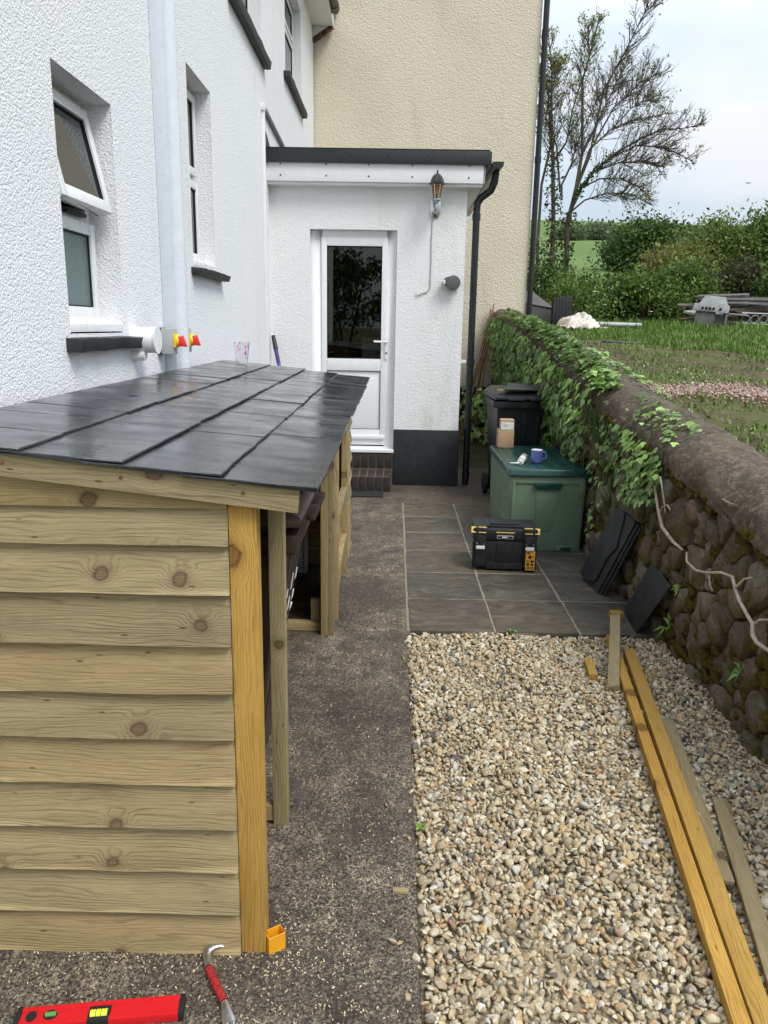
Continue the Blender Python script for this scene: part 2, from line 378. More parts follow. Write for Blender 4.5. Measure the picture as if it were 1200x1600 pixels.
# ------------------------------------------------------------------ mesh helpers
class MB:
    def __init__(s): s.v = []; s.f = []
    def add(s, vs, fs):
        k = len(s.v); s.v += [tuple(p) for p in vs]; s.f += [tuple(i + k for i in f) for f in fs]; return s
    def quad(s, a, b, c, d): return s.add([a, b, c, d], [(0, 1, 2, 3)])
    def box(s, x0, x1, y0, y1, z0, z1):
        return s.add([(x0, y0, z0), (x1, y0, z0), (x1, y1, z0), (x0, y1, z0), (x0, y0, z1), (x1, y0, z1), (x1, y1, z1), (x0, y1, z1)],
                     [(0, 3, 2, 1), (4, 5, 6, 7), (0, 1, 5, 4), (1, 2, 6, 5), (2, 3, 7, 6), (3, 0, 4, 7)])
    def hexa(s, p): return s.add(p, [(0, 3, 2, 1), (4, 5, 6, 7), (0, 1, 5, 4), (1, 2, 6, 5), (2, 3, 7, 6), (3, 0, 4, 7)])
    def prism(s, poly, off):
        n = len(poly); o = Vector(off); a = [Vector(p) for p in poly]
        return s.add(a + [p + o for p in a], [tuple(range(n))[::-1], tuple(range(n, 2 * n))] + [(i, (i + 1) % n, n + (i + 1) % n, n + i) for i in range(n)])
    def tube(s, pts, r, n=8, cap=True):
        P = [Vector(p) for p in pts]; R = r if isinstance(r, (list, tuple)) else [r] * len(P)
        vs = []; prev = None
        for i, p in enumerate(P):
            d = (P[min(i + 1, len(P) - 1)] - P[max(i - 1, 0)])
            d = d.normalized() if d.length > 1e-9 else Vector((0, 0, 1))
            if prev is None:
                a = d.cross(Vector((0, 0, 1)))
                if a.length < .05: a = d.cross(Vector((1, 0, 0)))
            else: a = prev - d * prev.dot(d)
            if a.length < 1e-6: a = d.orthogonal()
            a.normalize(); prev = a; b = d.cross(a)
            for k in range(n):
                t = 2 * pi * k / n; vs.append(p + (a * cos(t) + b * sin(t)) * R[i])
        fs = [(i * n + k, i * n + (k + 1) % n, (i + 1) * n + (k + 1) % n, (i + 1) * n + k) for i in range(len(P) - 1) for k in range(n)]
        if cap: fs += [tuple(range(n))[::-1], tuple(range((len(P) - 1) * n, len(P) * n))]
        return s.add(vs, fs)
    def lathe(s, prof, c=(0, 0, 0), n=20, axis='Z', squash=1.0):
        vs = []
        for (r, h) in prof:
            for k in range(n):
                t = 2 * pi * k / n; q = (r * cos(t), r * sin(t) * squash, h)
                if axis == 'X': q = (q[2], q[0], q[1])
                if axis == 'Y': q = (q[0], q[2], q[1])
                vs.append((q[0] + c[0], q[1] + c[1], q[2] + c[2]))
        m = len(prof)
        fs = [(i * n + k, i * n + (k + 1) % n, (i + 1) * n + (k + 1) % n, (i + 1) * n + k) for i in range(m - 1) for k in range(n)]
        if prof[0][0] > 1e-6: fs.append(tuple(range(n))[::-1])
        if prof[-1][0] > 1e-6: fs.append(tuple(range((m - 1) * n, m * n)))
        return s.add(vs, fs)
    def xf(s, mat):
        s.v = [tuple(mat @ Vector(p)) for p in s.v]; return s
    def build(s, name, mat, parent=None, bevel=0, smooth=False, seg=2, angle=35, mw=None):
        me = bpy.data.meshes.new(name)
        bm = bmesh.new()
        bv = [bm.verts.new(p) for p in s.v]
        for f in s.f:
            try: bm.faces.new([bv[i] for i in f])
            except ValueError: pass
        if bevel or smooth:
            bmesh.ops.remove_doubles(bm, verts=bm.verts, dist=1e-5)
        bmesh.ops.recalc_face_normals(bm, faces=bm.faces)
        if bevel:
            es = [e for e in bm.edges if len(e.link_faces) == 2 and e.calc_face_angle(0) > radians(30)]
            bmesh.ops.bevel(bm, geom=es, offset=bevel, offset_type='OFFSET', segments=seg, profile=.6, affect='EDGES', clamp_overlap=True)
        bm.to_mesh(me); bm.free()
        if smooth or bevel:
            me.polygons.foreach_set('use_smooth', [True] * len(me.polygons))
            me.set_sharp_from_angle(angle=radians(angle))
        me.materials.append(M[mat])
        o = bpy.data.objects.new(name, me); col.objects.link(o)
        if mw is not None: o.matrix_world = mw
        if parent is not None: adopt(o, parent)
        return o

def world_of(o):
    m = o.matrix_basis.copy()
    if o.parent is not None: m = world_of(o.parent) @ o.matrix_parent_inverse @ m
    return m
def adopt(o, p):
    o.parent = p; o.matrix_parent_inverse = world_of(p).inverted()
def tag(o, label=None, cat=None, group=None, kind=None):
    if label: o['label'] = label
    if cat: o['category'] = cat
    if group: o['group'] = group
    if kind: o['kind'] = kind
    return o
def thing(name, label, cat, loc=(0, 0, 0), group=None):
    o = bpy.data.objects.new(name, None); o.empty_display_size = .1; o.location = loc; col.objects.link(o)
    return tag(o, label, cat, group)
def raw(name, V, F, mat, parent=None, tint=None, smooth=False, nv=None):
    """big mesh from numpy arrays; F is an (n,k) array; tint is one rgb per face"""
    me = bpy.data.meshes.new(name); V = np.asarray(V, np.float32); F = np.asarray(F, np.int32)
    k = F.shape[1]
    me.vertices.add(len(V)); me.vertices.foreach_set('co', V.ravel())
    me.loops.add(F.size); me.loops.foreach_set('vertex_index', F.ravel())
    me.polygons.add(len(F)); me.polygons.foreach_set('loop_start', np.arange(0, F.size, k, dtype=np.int32))
    if smooth: me.polygons.foreach_set('use_smooth', np.ones(len(F), bool))
    me.update(calc_edges=True); me.validate()
    if tint is not None:
        a = me.attributes.new('tint', 'FLOAT_COLOR', 'FACE')
        c = np.ones((len(F), 4), np.float32); c[:, :3] = tint; a.data.foreach_set('color', c.ravel())
    me.materials.append(M[mat])
    o = bpy.data.objects.new(name, me); col.objects.link(o)
    if parent is not None: adopt(o, parent)
    return o
def plank(name, p0, p1, width, thick, mat, parent=None, up=(0, 0, 1), bevel=.0015, warp=0, saw=0, taper=1.0):
    """timber from p0 to p1; local X runs along the grain; width lies across 'up'"""
    p0, p1 = Vector(p0), Vector(p1); d = p1 - p0; L = d.length; x = d.normalized(); u = Vector(up)
    z = (u - x * u.dot(x)).normalized(); y = z.cross(x)
    b = MB(); n = 8 if (warp or saw) else 1; vs = []; w, h = width / 2, thick / 2
    for i in range(n + 1):
        a = -L / 2 + L * i / n; k = warp * (random.random() - .5); q = [saw * (random.random() - .5) for _ in range(2)]
        vs += [(a, -w + q[0], -h + k), (a, w + q[1], -h + k), (a, w + q[1], -h + 2 * h / taper + k), (a, -w + q[0], h + k)]
    fs = [(0, 1, 2, 3), (n * 4 + 3, n * 4 + 2, n * 4 + 1, n * 4)]
    for i in range(n):
        for j in range(4): fs.append((i * 4 + j, (i + 1) * 4 + j, (i + 1) * 4 + (j + 1) % 4, i * 4 + (j + 1) % 4))
    b.add(vs, fs)
    mw = Matrix.Translation((p0 + p1) / 2) @ Matrix((x, y, z)).transposed().to_4x4()
    return b.build(name, mat, parent, bevel=bevel, mw=mw)

def wall_grid(mb, fixed, axis, u0, u1, v0, v1, holes, depth):
    """flat wall with rectangular openings and reveals. axis 'x': plane x=fixed, u=y ; axis 'y': plane y=fixed, u=x"""
    us = sorted({u0, u1, *[h[0] for h in holes], *[h[1] for h in holes]}); vs_ = sorted({v0, v1, *[h[2] for h in holes], *[h[3] for h in holes]})
    P = (lambda u, v, d=0: (fixed + d, u, v)) if axis == 'x' else (lambda u, v, d=0: (u, fixed + d, v))
    for i in range(len(us) - 1):
        for j in range(len(vs_) - 1):
            uc, vc = (us[i] + us[i + 1]) / 2, (vs_[j] + vs_[j + 1]) / 2
            if any(h[0] < uc < h[1] and h[2] < vc < h[3] for h in holes): continue
            mb.quad(P(us[i], vs_[j]), P(us[i + 1], vs_[j]), P(us[i + 1], vs_[j + 1]), P(us[i], vs_[j + 1]))
    for (a, b, c, d) in holes:
        for (p, q) in (((a, c), (b, c)), ((b, c), (b, d)), ((b, d), (a, d)), ((a, d), (a, c))):
            mb.quad(P(*p), P(*q), P(*q, depth), P(*p, depth))

# ------------------------------------------------------------------ terrain, path, patio
YK = [-600, 0, 3, 5, 7, 10, 14, 18, 24, 40, 90, 180, 300, 330, 1200]
ZK = [.40, .55, .80, 1.0, 1.18, 1.36, 1.54, 1.70, 1.98, 4.2, 10.2, 21.5, 40.0, 41.0, 36.0]
def field_z(x, y):
    return float(np.interp(y, YK, ZK)) + .02 * sin(x * 2.1 + y * 1.3) + .015 * sin(x * 5.3 - y * 3.9) + (.8 * sin(x * .02 + 1.0) * min(1, max(0, (y - 40) / 100)))
xs = [-900, -300, -60, -12, 1.62, 1.70] + list(np.linspace(1.9, 12, 64)) + list(np.linspace(13, 40, 16)) + [60, 90, 130, 180, 260, 500, 1200]
ys = [-900, -100, -20, -4] + list(np.linspace(-2, 26, 100)) + list(np.linspace(28, 60, 12)) + [75, 90, 110, 140, 180, 220, 260, 290, 300, 310, 330, 400, 700, 1200]
V = np.array([(x, y, (field_z(x, y) if x > 1.65 else (-.09 if y < 30 else field_z(x, y) - .5))) for y in ys for x in xs])
nx = len(xs)
F = np.array([(j * nx + i, j * nx + i + 1, (j + 1) * nx + i + 1, (j + 1) * nx + i) for j in range(len(ys) - 1) for i in range(nx - 1)])
tag(raw('terrain', V, F, 'terrain', smooth=True), kind='structure')

b = MB().box(-1.26, .094, -3, 7.02, -.08, 0); tag(b.build('path', 'path', bevel=.006), kind='structure')
b = MB().box(-1.26, 1.47, 7.032, 9.0, -.08, -.003); tag(b.build('rear_pavement', 'path_back', bevel=.006), kind='structure')
b = MB().box(.5, 1.7, 9.0, 12.2, -.08, -.004); tag(b.build('alley_pavement', 'path_moss'), kind='structure')
b = MB().box(.096, 1.50, -1.0, 3.90, -.085, -.028); tag(b.build('gravel_bed', 'gravel_bed'), kind='structure')

bed = MB().box(.094, 1.47, 3.915, 7.03, -.08, -.0015).build('patio', 'mortar'); tag(bed, kind='structure')
colx = [(.108, .568), (.580, 1.030), (1.042, 1.462)]
rowy = list(np.linspace(3.905, 7.035, 7))
rs = random.Random(3)
for ci, (x0, x1) in enumerate(colx):
    for j in range(6):
        y0, y1 = rowy[j] + .009, rowy[j + 1] - .009
        n = 9; vs = []; k = [rs.uniform(-.006, .006) for _ in range(40)]
        pts = []
        for e, (a, c, d) in enumerate((((x0, y0), (x1, y0), 0), ((x1, y0), (x1, y1), 1), ((x1, y1), (x0, y1), 2), ((x0, y1), (x0, y0), 3))):
            for i in range(5):
                t_ = i / 5; jx, jy = rs.uniform(-.004, .004), rs.uniform(-.004, .004)
                pts.append((a[0] + (c[0] - a[0]) * t_ + jx, a[1] + (c[1] - a[1]) * t_ + jy))
        cx, cy = (x0 + x1) / 2, (y0 + y1) / 2; top = rs.uniform(-.001, .004)
        m = MB().prism([(p[0] - cx, p[1] - cy, -.04) for p in pts], (0, 0, .04 + top))
        m.build('slab', 'sandstone', bed, bevel=.004, mw=Matrix.Translation((cx, cy, 0)))

# ------------------------------------------------------------------ white house (left)
XW = -1.24
house = thing('white_house', 'white roughcast house along the left with black sills and small windows', 'house', (XW, 6, 0))
m = MB()
holes = [(3.0, 3.6, 1.555, 2.507), (4.9, 5.5, 1.945, 3.068), (6.35, 7.60, 3.93, 5.30), (9.15, 10.60, 4.235, 5.35)]
wall_grid(m, XW, 'x', .3, 12.08, -.05, 5.72, holes, -.13)
m.box(-7, XW - .30, .3, 12.08, -.05, 5.75)
m.quad((XW, .3, -.05), (XW, .3, 5.72), (XW - .3, .3, 5.72), (XW - .3, .3, -.05)); m.quad((XW, 12.08, -.05), (XW, 12.08, 5.72), (XW - .3, 12.08, 5.72), (XW - .3, 12.08, -.05))
m.build('wall', 'stucco_white', house)
def upvc_window(y0, y1, z0, z1, split, open_top, lower_mat, upper_mat, board=True):
    xf_ = XW - .125; fw = .052; fd = .06
    f = MB()
    f.box(xf_ - fd, xf_, y0, y0 + fw, z0, z1).box(xf_ - fd, xf_, y1 - fw, y1, z0, z1)
    f.box(xf_ - fd, xf_ - .001, y0 + fw, y1 - fw, z0, z0 + fw).box(xf_ - fd, xf_ - .001, y0 + fw, y1 - fw, z1 - fw, z1)
    if split: f.box(xf_ - fd, xf_ - .0015, y0 + fw, y1 - fw, split - .03, split + .03)
    w = f.build('window', 'upvc', house, bevel=.005)
    def sash(a, b_, c, d, mat, tilt):
        s = MB(); sw = .048
        px = lambda y, z, x=0: (x, y, z)
        s.box(-.028, .022, a, a + sw, c, d).box(-.028, .022, b_ - sw, b_, c, d).box(-.028, .0215, a + sw, b_ - sw, c, c + sw).box(-.028, .0215, a + sw, b_ - sw, d - sw, d)
        g = MB().box(-.008, .004, a + sw - .004, b_ - sw + .004, c + sw - .004, d - sw + .004)
        gk = MB()
        for q in ((a + sw, a + sw + .006, c + sw, d - sw), (b_ - sw - .006, b_ - sw, c + sw, d - sw), (a + sw, b_ - sw, c + sw, c + sw + .006), (a + sw, b_ - sw, d - sw - .006, d - sw)): gk.box(.002, .012, *q)
        T = Matrix.Translation((xf_ + .012, 0, d)) @ Matrix.Rotation(tilt, 4, 'Y') @ Matrix.Translation((0, 0, -d))
        s.xf(T).build('sash', 'upvc', w, bevel=.005); g.xf(T).build('pane', mat, w); gk.xf(T).build('gasket', 'rubber', w)
    if split:
        sash(y0 + fw - .012, y1 - fw + .012, z0 + fw - .012, split - .018, lower_mat, 0)
        sash(y0 + fw - .012, y1 - fw + .012, split + .018, z1 - fw + .012, upper_mat, open_top)
    else: sash(y0 + fw - .012, y1 - fw + .012, z0 + fw - .012, z1 - fw + .012, lower_mat, 0)
    if board: MB().hexa([(XW - .12, y0, z0 - .002), (XW - .006, y0, z0 - .014), (XW - .006, y1, z0 - .014), (XW - .12, y1, z0 - .002), (XW - .12, y0, z0 + .05), (XW - .006, y0, z0 + .018), (XW - .006, y1, z0 + .018), (XW - .12, y1, z0 + .05)]).build('window_board', 'upvc', w, bevel=.004)
    return w
w1 = upvc_window(3.0, 3.6, 1.575, 2.507, 2.03, radians(-12), 'glass_frost', 'glass_dark')
st = MB().tube([(XW - .15, 3.12, 2.04), (XW - .09, 3.30, 2.05), (XW - .05, 3.42, 2.06)], .009, 6).box(XW - .12, XW - .10, 3.3, 3.5, 2.035, 2.05); st.build('window_stay', 'black_plastic', w1)
upvc_window(4.9, 5.5, 1.965, 3.068, 2.52, 0, 'glass_dark', 'glass_dark')
upvc_window(6.35, 7.60, 3.93, 5.30, 4.85, 0, 'glass_dark', 'glass_dark', False)
upvc_window(9.15, 10.60, 4.235, 5.35, 4.95, 0, 'glass_dark', 'glass_dark', False)
def sill(y0, y1, z0, z1, x1):
    n = 9; vs = []; r_ = random.Random(int(y0 * 100))
    for i in range(n + 1):
        y = y0 + (y1 - y0) * i / n; q = [r_.uniform(-.004, .004) for _ in range(4)]
        vs += [(XW - .02, y, z0), (x1 - .012 + q[0], y, z0 + q[1]), (x1 + q[2], y, z1 - .006 + q[3]), (XW - .02, y, z1)]
    fs = [(0, 1, 2, 3), (n * 4 + 3, n * 4 + 2, n * 4 + 1, n * 4)] + [(i * 4 + j, (i + 1) * 4 + j, (i + 1) * 4 + (j + 1) % 4, i * 4 + (j + 1) % 4) for i in range(n) for j in range(4)]
    MB().add(vs, fs).build('sill', 'black_sill', house, bevel=.004)
sill(2.95, 3.70, 1.488, 1.542, -1.175); sill(4.84, 5.66, 1.893, 1.938, -1.172)
sill(6.15, 7.72, 3.855, 3.925, -1.17); sill(9.0, 10.72, 4.17, 4.23, -1.17)
# boxed soil pipe with round pipe in front
m = MB().box(XW, XW + .066, 4.212, 4.318, 1.33, 5.7)
m.build('pipe_boxing', 'pipe_white', house, bevel=.006)
m = MB().tube([(XW + .072, 4.268, 1.345), (XW + .072, 4.268, 5.7)], .046, 24); m.tube([(XW + .072, 4.268, 1.335), (XW + .072, 4.268, 1.40)], .0495, 24)
m.build('soil_pipe', 'pipe_white', house, smooth=True)
# extract flue beside the window and its small drain below
m = MB().lathe([(.060, -.02), (.060, .105), (.058, .108)], (XW, 3.72, 1.522), 28, 'X').lathe([(.064, .108), (.064, .116), (.0, .117)], (XW, 3.72, 1.522), 28, 'X')
fl = m.build('flue', 'upvc', house, smooth=True)
MB().tube([(XW - .01, 3.70, 1.452), (XW + .06, 3.70, 1.452)], .026, 14).build('overflow_pipe', 'upvc', house, smooth=True)
# trunking at the junction with the annex
m = MB().box(XW, XW + .028, 7.52, 7.56, .9, 3.50); m.box(XW - .002, XW + .034, 7.505, 7.57, 3.47, 3.53); m.build('trunking', 'upvc', house, bevel=.004)
m = MB().tube([(XW + .02, 7.56, 3.50), (XW + .02, 8.7, 3.44), (XW + .03, 9.35, 3.30)], .02, 8); m.build('trunking', 'grey_light', house, smooth=True)
# eaves
m = MB().box(XW - .5, -.965, 4.0, 12.0, 5.66, 5.69); m.hexa([(XW, 11.98, 5.50), (-.98, 11.98, 5.68), (-.98, 12.06, 5.68), (XW, 12.06, 5.50), (XW, 11.98, 5.70), (-.98, 11.98, 5.70), (-.98, 12.06, 5.70), (XW, 12.06, 5.70)])
m.build('soffit', 'white_paint', house)
MB().box(-.965, -.945, 4.0, 12.06, 5.655, 5.83).build('eaves_board', 'white_paint', house)
MB().tube([(-.90, 4.0, 5.80), (-.90, 11.65, 5.765)], .058, 14).tube([(-.90, 11.5, 5.765), (-.90, 11.68, 5.765)], .064, 14).build('gutter', 'gutter_brown', house, smooth=True)
for i in range(9):
    f_ = i / 8; y = 12.07
    MB().box(-1.235 + .265 * f_ - .018, -1.235 + .265 * f_ + .02, y - .10, y + .01, 5.475 + .17 * f_, 5.515 + .17 * f_).build('verge_tile', 'rust' if i % 3 == 0 else 'gutter_brown', house)
roof = MB(); roof.hexa([(-.90, .2, 5.84), (-.90, 12.1, 5.84), (-4.2, 12.1, 8.4), (-4.2, .2, 8.4), (-.90, .2, 5.90), (-.90, 12.1, 5.90), (-4.2, 12.1, 8.46), (-4.2, .2, 8.46)])
roof.build('roof', 'slate_dry', house)

# ------------------------------------------------------------------ annex (back porch)
YA = 7.9
annex = thing('back_porch', 'white flat-roofed porch with glazed white back door and black plinth', 'porch', (-.3, YA, 0))
XR = .665
m = MB()
wall_grid(m, YA, 'y', XW, XR, .575, 3.0, [(-.85, .0, .30, 2.517)], .12)
m.v = [(x, y, max(z, .575) if abs(z - .30) < 1e-6 and False else z) for x, y, z in m.v]
m.quad((XR, YA, .575), (XR, 11.0, .575), (XR, 11.0, 3.0), (XR, YA, 3.0))
m.build('wall', 'stucco_annex', annex)
m = MB().box(.0, XR + .012, YA - .022, YA + .02, -.02, .578).box(XR - .05, XR + .012, YA + .02, 11.0, -.02, .578); m.build('plinth', 'black_plinth', annex, bevel=.004)
m = MB().box(XW - .02, .81, YA - .14, YA - .115, 2.925, 3.09); m.box(.795, .812, YA - .14, 11, 2.925, 3.09); fas = m.build('fascia', 'upvc', annex, bevel=.003)
for x in (-1.11, -.68, -.28, .13, .66):
    for z in (2.975, 3.075):
        MB().lathe([(.009, 0), (.007, -.004), (0, -.005)], (x, YA - .140, z), 8, 'Y').build('fascia_screw', 'grey_plastic', fas)
MB().box(XW - .02, .795, YA - .115, YA + .01, 2.90, 2.925).box(XR, .795, YA, 11, 2.90, 2.925).build('soffit', 'white_paint', annex)
m = MB().box(XW - .02, .865, YA - .172, YA - .142, 3.085, 3.20).box(.835, .865, YA - .142, 11, 3.085, 3.20); tr = m.build('roof_trim', 'black_fascia', annex, bevel=.003)
for x in (-.45, -.1, .27, .62): MB().lathe([(.008, 0), (.006, -.004), (0, -.005)], (x, YA - .172, 3.15), 8, 'Y').build('trim_screw', 'black_gloss', tr)
m = MB().box(XW, .85, YA - .16, 11, 3.17, 3.215); m.build('roof', 'felt', annex)
# broken flashing patch on the wall above the roof
m = MB(); pp = [(XW + .004, 7.62, 3.21), (XW + .004, 7.64, 3.33), (XW + .004, 7.78, 3.29), (XW + .004, 7.9, 3.24), (XW + .004, 8.15, 3.21)]
m.prism(pp, (.012, 0, 0)).build('flashing', 'slate_dry', annex)
# door
YD = YA + .085
f = MB(); DX0, DX1, DZ0, DZ1 = -.79, -.045, .335, 2.50
f.box(-.85, DX0 + .055, YD - .02, YD + .06, DZ0, 2.517).box(DX1 - .055, .0, YD - .02, YD + .06, DZ0, 2.517).box(DX0 + .055, DX1 - .055, YD - .02, YD + .06, DZ1 - .065, 2.517)
f.box(-.85, .0, YD - .04, YD + .06, DZ0, .39).box(-.86, .004, YA - .05, YD + .02, .34, .372)
door = f.build('door', 'upvc', annex, bevel=.004)
lf = MB(); a0, a1, c0, c1 = DX0 + .045, DX1 - .045, .405, DZ1 - .05
lf.box(a0, -.690, YD - .032, YD + .02, c0, c1).box(-.144, a1, YD - .032, YD + .02, c0, c1).box(-.690, -.144, YD - .0315, YD + .02, 2.37, c1)
lf.box(-.690, -.144, YD - .0315, YD + .02, 1.163, 1.283).box(-.690, -.144, YD - .0315, YD + .02, c0, .565)
lf.box(-.690, -.144, YD - .012, YD + .01, .565, 1.163)
lf.build('door_leaf', 'upvc', door, bevel=.006)
MB().box(-.72, -.09, YD - .06, YD - .03, .47, .505).build('weather_bar', 'upvc', door, bevel=.008)
MB().box(-.692, -.142, YD - .006, YD + .006, 1.281, 2.372).build('pane', 'glass', door)
g = MB()
for q in ((-.690, -.682, 1.283, 2.37), (-.152, -.144, 1.283, 2.37), (-.682, -.152, 1.283, 1.291), (-.682, -.152, 2.362, 2.37), (-.690, -.685, .565, 1.163), (-.149, -.144, .565, 1.163), (-.685, -.149, 1.158, 1.163), (-.685, -.149, .565, .570)): g.box(q[0], q[1], YD - .024, YD - .0125, q[2], q[3])
g.build('gasket', 'rubber', door)
h = MB().box(-.105, -.075, YD - .045, YD - .032, 1.285, 1.50); h.tube([(-.09, YD - .04, 1.455), (-.09, YD - .085, 1.455)], .011, 10); h.tube([(-.085, YD - .085, 1.455), (-.15, YD - .088, 1.455), (-.215, YD - .083, 1.458)], .011, 10)
h.build('handle', 'upvc', door, smooth=True); MB().lathe([(.009, 0), (.009, -.006), (0, -.006)], (-.09, YD - .045, 1.345), 12, 'Y').build('keyhole', 'black_gloss', door)
# the room behind the glass
m = MB(); m.quad((-1.2, 10.9, .3), (.6, 10.9, .3), (.6, 10.9, 2.9), (-1.2, 10.9, 2.9)); m.quad((-1.2, 8.05, .3), (-1.2, 10.9, .3), (-1.2, 10.9, 2.9), (-1.2, 8.05, 2.9)); m.quad((.6, 8.05, .3), (.6, 10.9, .3), (.6, 10.9, 2.9), (.6, 8.05, 2.9)); m.quad((-1.2, 8.05, .31), (.6, 8.05, .31), (.6, 10.9, .31), (-1.2, 10.9, .31)); m.quad((-1.2, 8.05, 2.88), (.6, 8.05, 2.88), (.6, 10.9, 2.88), (-1.2, 10.9, 2.88))
m.build('room', 'dark_room', annex)
m = MB().box(-1.1, .5, 10.5, 10.85, .32, 1.15); m.build('kitchen_unit', 'room_white', annex); MB().box(-1.15, .55, 10.45, 10.88, 1.15, 1.19).build('worktop', 'room_brown', annex)
for i, x in enumerate((-.85, -.45, -.12, .2)): MB().box(x, x + .22, 10.6, 10.8, 1.19, 1.40 + .05 * (i % 2)).build('jar', 'room_white' if i % 2 else 'room_brown', annex)
# brick steps
m = MB().box(-.90, -.004, YA - .03, YA + .06, -.01, .33); stp = m.build('step', 'brick_mortar', annex)
m = MB().box(-.90, -.05, YA - .36, YA - .03, -.01, .150); stp2 = m.build('step', 'brick_mortar', annex)
x = -.895; i = 0
while x < -.05:
    MB().box(x, x + .066, YA - .042, YA - .03, .19, .318).build('brick', 'brick_dark', stp, bevel=.003)
    MB().box(x - .01, x + .056, YA - .372, YA - .33, .01, .146).build('brick', 'brick_dark', stp2, bevel=.003)
    MB().box(x - .01, x + .056, YA - .33, YA - .045, .148, .156).build('brick', 'brick_dark', stp2, bevel=.003)
    x += .082; i += 1
# black downpipe with swan neck and hopper
m = MB(); m.tube([(.935, YA + .05, 3.06), (.925, YA + .06, 2.97), (.895, YA + .07, 2.90), (.80, YA + .08, 2.83), (.772, YA + .08, 2.78), (.768, YA + .08, 2.70), (.768, YA + .08, .0)], .035, 14)
for z in (2.66, 1.27, .10): m.tube([(.768, YA + .08, z - .03), (.768, YA + .08, z + .03)], .041, 14)
dp = m.build('downpipe', 'black_gloss', annex, smooth=True)
for z in (2.63, 1.26): MB().box(.667, .76, YA + .07, YA + .09, z, z + .03).build('pipe_bracket', 'upvc', dp)
m = MB(); prof = [(-.052, 0), (-.048, -.035), (-.025, -.058), (.025, -.058), (.048, -.035), (.052, 0)]
m.prism([(.93 + p[0], YA - .16, 3.115 + p[1]) for p in prof], (0, 3.2, 0)).build('gutter', 'black_gloss', annex)
# cable on the wall
m = MB().tube([(.36, YA - .008, 2.635), (.335, YA - .006, 2.60), (.333, YA - .006, 2.4), (.335, YA - .006, 2.2), (.331, YA - .006, 1.98), (.30, YA - .008, 1.94), (.24, YA - .012, 1.925), (.205, YA - .012, 1.905), (.195, YA - .012, 1.93)], .0055, 6); m.build('cable', 'grey_light', annex, smooth=True)

# ------------------------------------------------------------------ cream house (behind)
YC = 12.12
cream = thing('cream_house', 'cream roughcast gable wall of the neighbouring house behind the porch', 'house', (0, YC, 0))
m = MB().box(-6, 1.965, YC, YC + 9, .72, 11.0); m.build('wall', 'stucco_cream', cream)
m = MB().box(-6, 1.94, YC + .01, YC + 9, -.05, .72); m.build('base', 'black_plinth', cream)
# patch of bare render low down
m = MB().tube([(2.02, YC - .03, 1.75), (2.02, YC - .03, 10.9)], .042, 12)
for z in (2.35, 4.0, 5.65, 7.3): m.tube([(2.02, YC - .03, z - .04), (2.02, YC - .03, z + .04)], .05, 12)
m.build('downpipe', 'black_gloss', cream, smooth=True)

# ------------------------------------------------------------------ stone garden wall
TY = [-2, 2.5, 3.4, 4.5, 5.3, 8.6, 12.15]; TZ = [.55, .90, 1.0, 1.13, 1.21, 1.63, 1.90]
def top_z(y): return float(np.interp(y, TY, TZ))
gw = thing('garden_wall', 'mossy rubble stone garden wall with rounded cement coping on the right', 'wall', (1.6, 5, 0))
def face_x(y, z): return 1.455 + .02 * z + .006 * sin(y * 2.3)
n = 60; vs = []; fs = []
for i in range(n + 1):
    y = 1.2 + (12.1 - 1.2) * i / n; zt = top_z(y) - .11
    vs += [(face_x(y, 0) + .022, y, -.09), (face_x(y, zt) + .022, y, zt), (1.88, y, zt), (1.88, y, -.09)]
for i in range(n):
    for j in range(4): fs.append((i * 4 + j, i * 4 + (j + 1) % 4, (i + 1) * 4 + (j + 1) % 4, (i + 1) * 4 + j))
MB().add(vs, fs).build('mortar_core', 'wall_core', gw)
# coping: rounded cement saddle
n = 120; K = 16; vs = []; fs = []; rc = random.Random(5)
wob = [rc.uniform(-1, 1) for _ in range(400)]
def sm(k): return sum(wob[(k + q) % 400] for q in range(-2, 3)) / 5
for i in range(n + 1):
    y = 1.2 + (12.1 - 1.2) * i / n; zt = top_z(y)
    for k in range(K + 1):
        a = pi * k / K; ca = -cos(a); sa = sin(a)
        x = 1.665 + ca * (.225 + .012 * sm(i)) ; z = zt - .165 + .165 * (sa ** .75 if sa > 0 else 0)
        w = .022 * sm(i * 3 + k * 7) + .006 * wob[(i * 17 + k * 29) % 400] + (.020 * sm(i * 5 + 31) if k < 3 else 0)
        vs.append((x + ca * w, y, z + sa * w))
for i in range(n):
    for k in range(K): fs.append((i * (K + 1) + k, i * (K + 1) + k + 1, (i + 1) * (K + 1) + k + 1, (i + 1) * (K + 1) + k))
    fs.append((i * (K + 1) + K, i * (K + 1), (i + 1) * (K + 1), (i + 1) * (K + 1) + K))
MB().add(vs, fs).build('coping', 'coping', gw, smooth=True, angle=60)
# rubble stones: a relaxed cell pattern on the face, each stone a proud rounded lump
def clip(poly, px, py, nx_, ny_):
    out = []
    for i in range(len(poly)):
        a, b_ = poly[i], poly[(i + 1) % len(poly)]
        da = (a[0] - px) * nx_ + (a[1] - py) * ny_; db = (b_[0] - px) * nx_ + (b_[1] - py) * ny_
        if da <= 0: out.append(a)
        if (da < 0 < db) or (db < 0 < da):
            t_ = da / (da - db); out.append((a[0] + (b_[0] - a[0]) * t_, a[1] + (b_[1] - a[1]) * t_))
    return out
rw = random.Random(11); seeds = []
tries = 0
while tries < 9000:
    tries += 1
    y = rw.uniform(1.9, 6.1); zmax = top_z(y) - .10; z = rw.uniform(-.03, 1.2)
    if z > zmax: continue
    R = rw.choice((.06, .08, .11, .14, .18, .22, .25))
    if all(((y - s[0]) ** 2 + ((z - s[1]) * 1.25) ** 2) > ((R + s[2]) * .5) ** 2 * 2.0 for s in seeds): seeds.append((y, z, R))
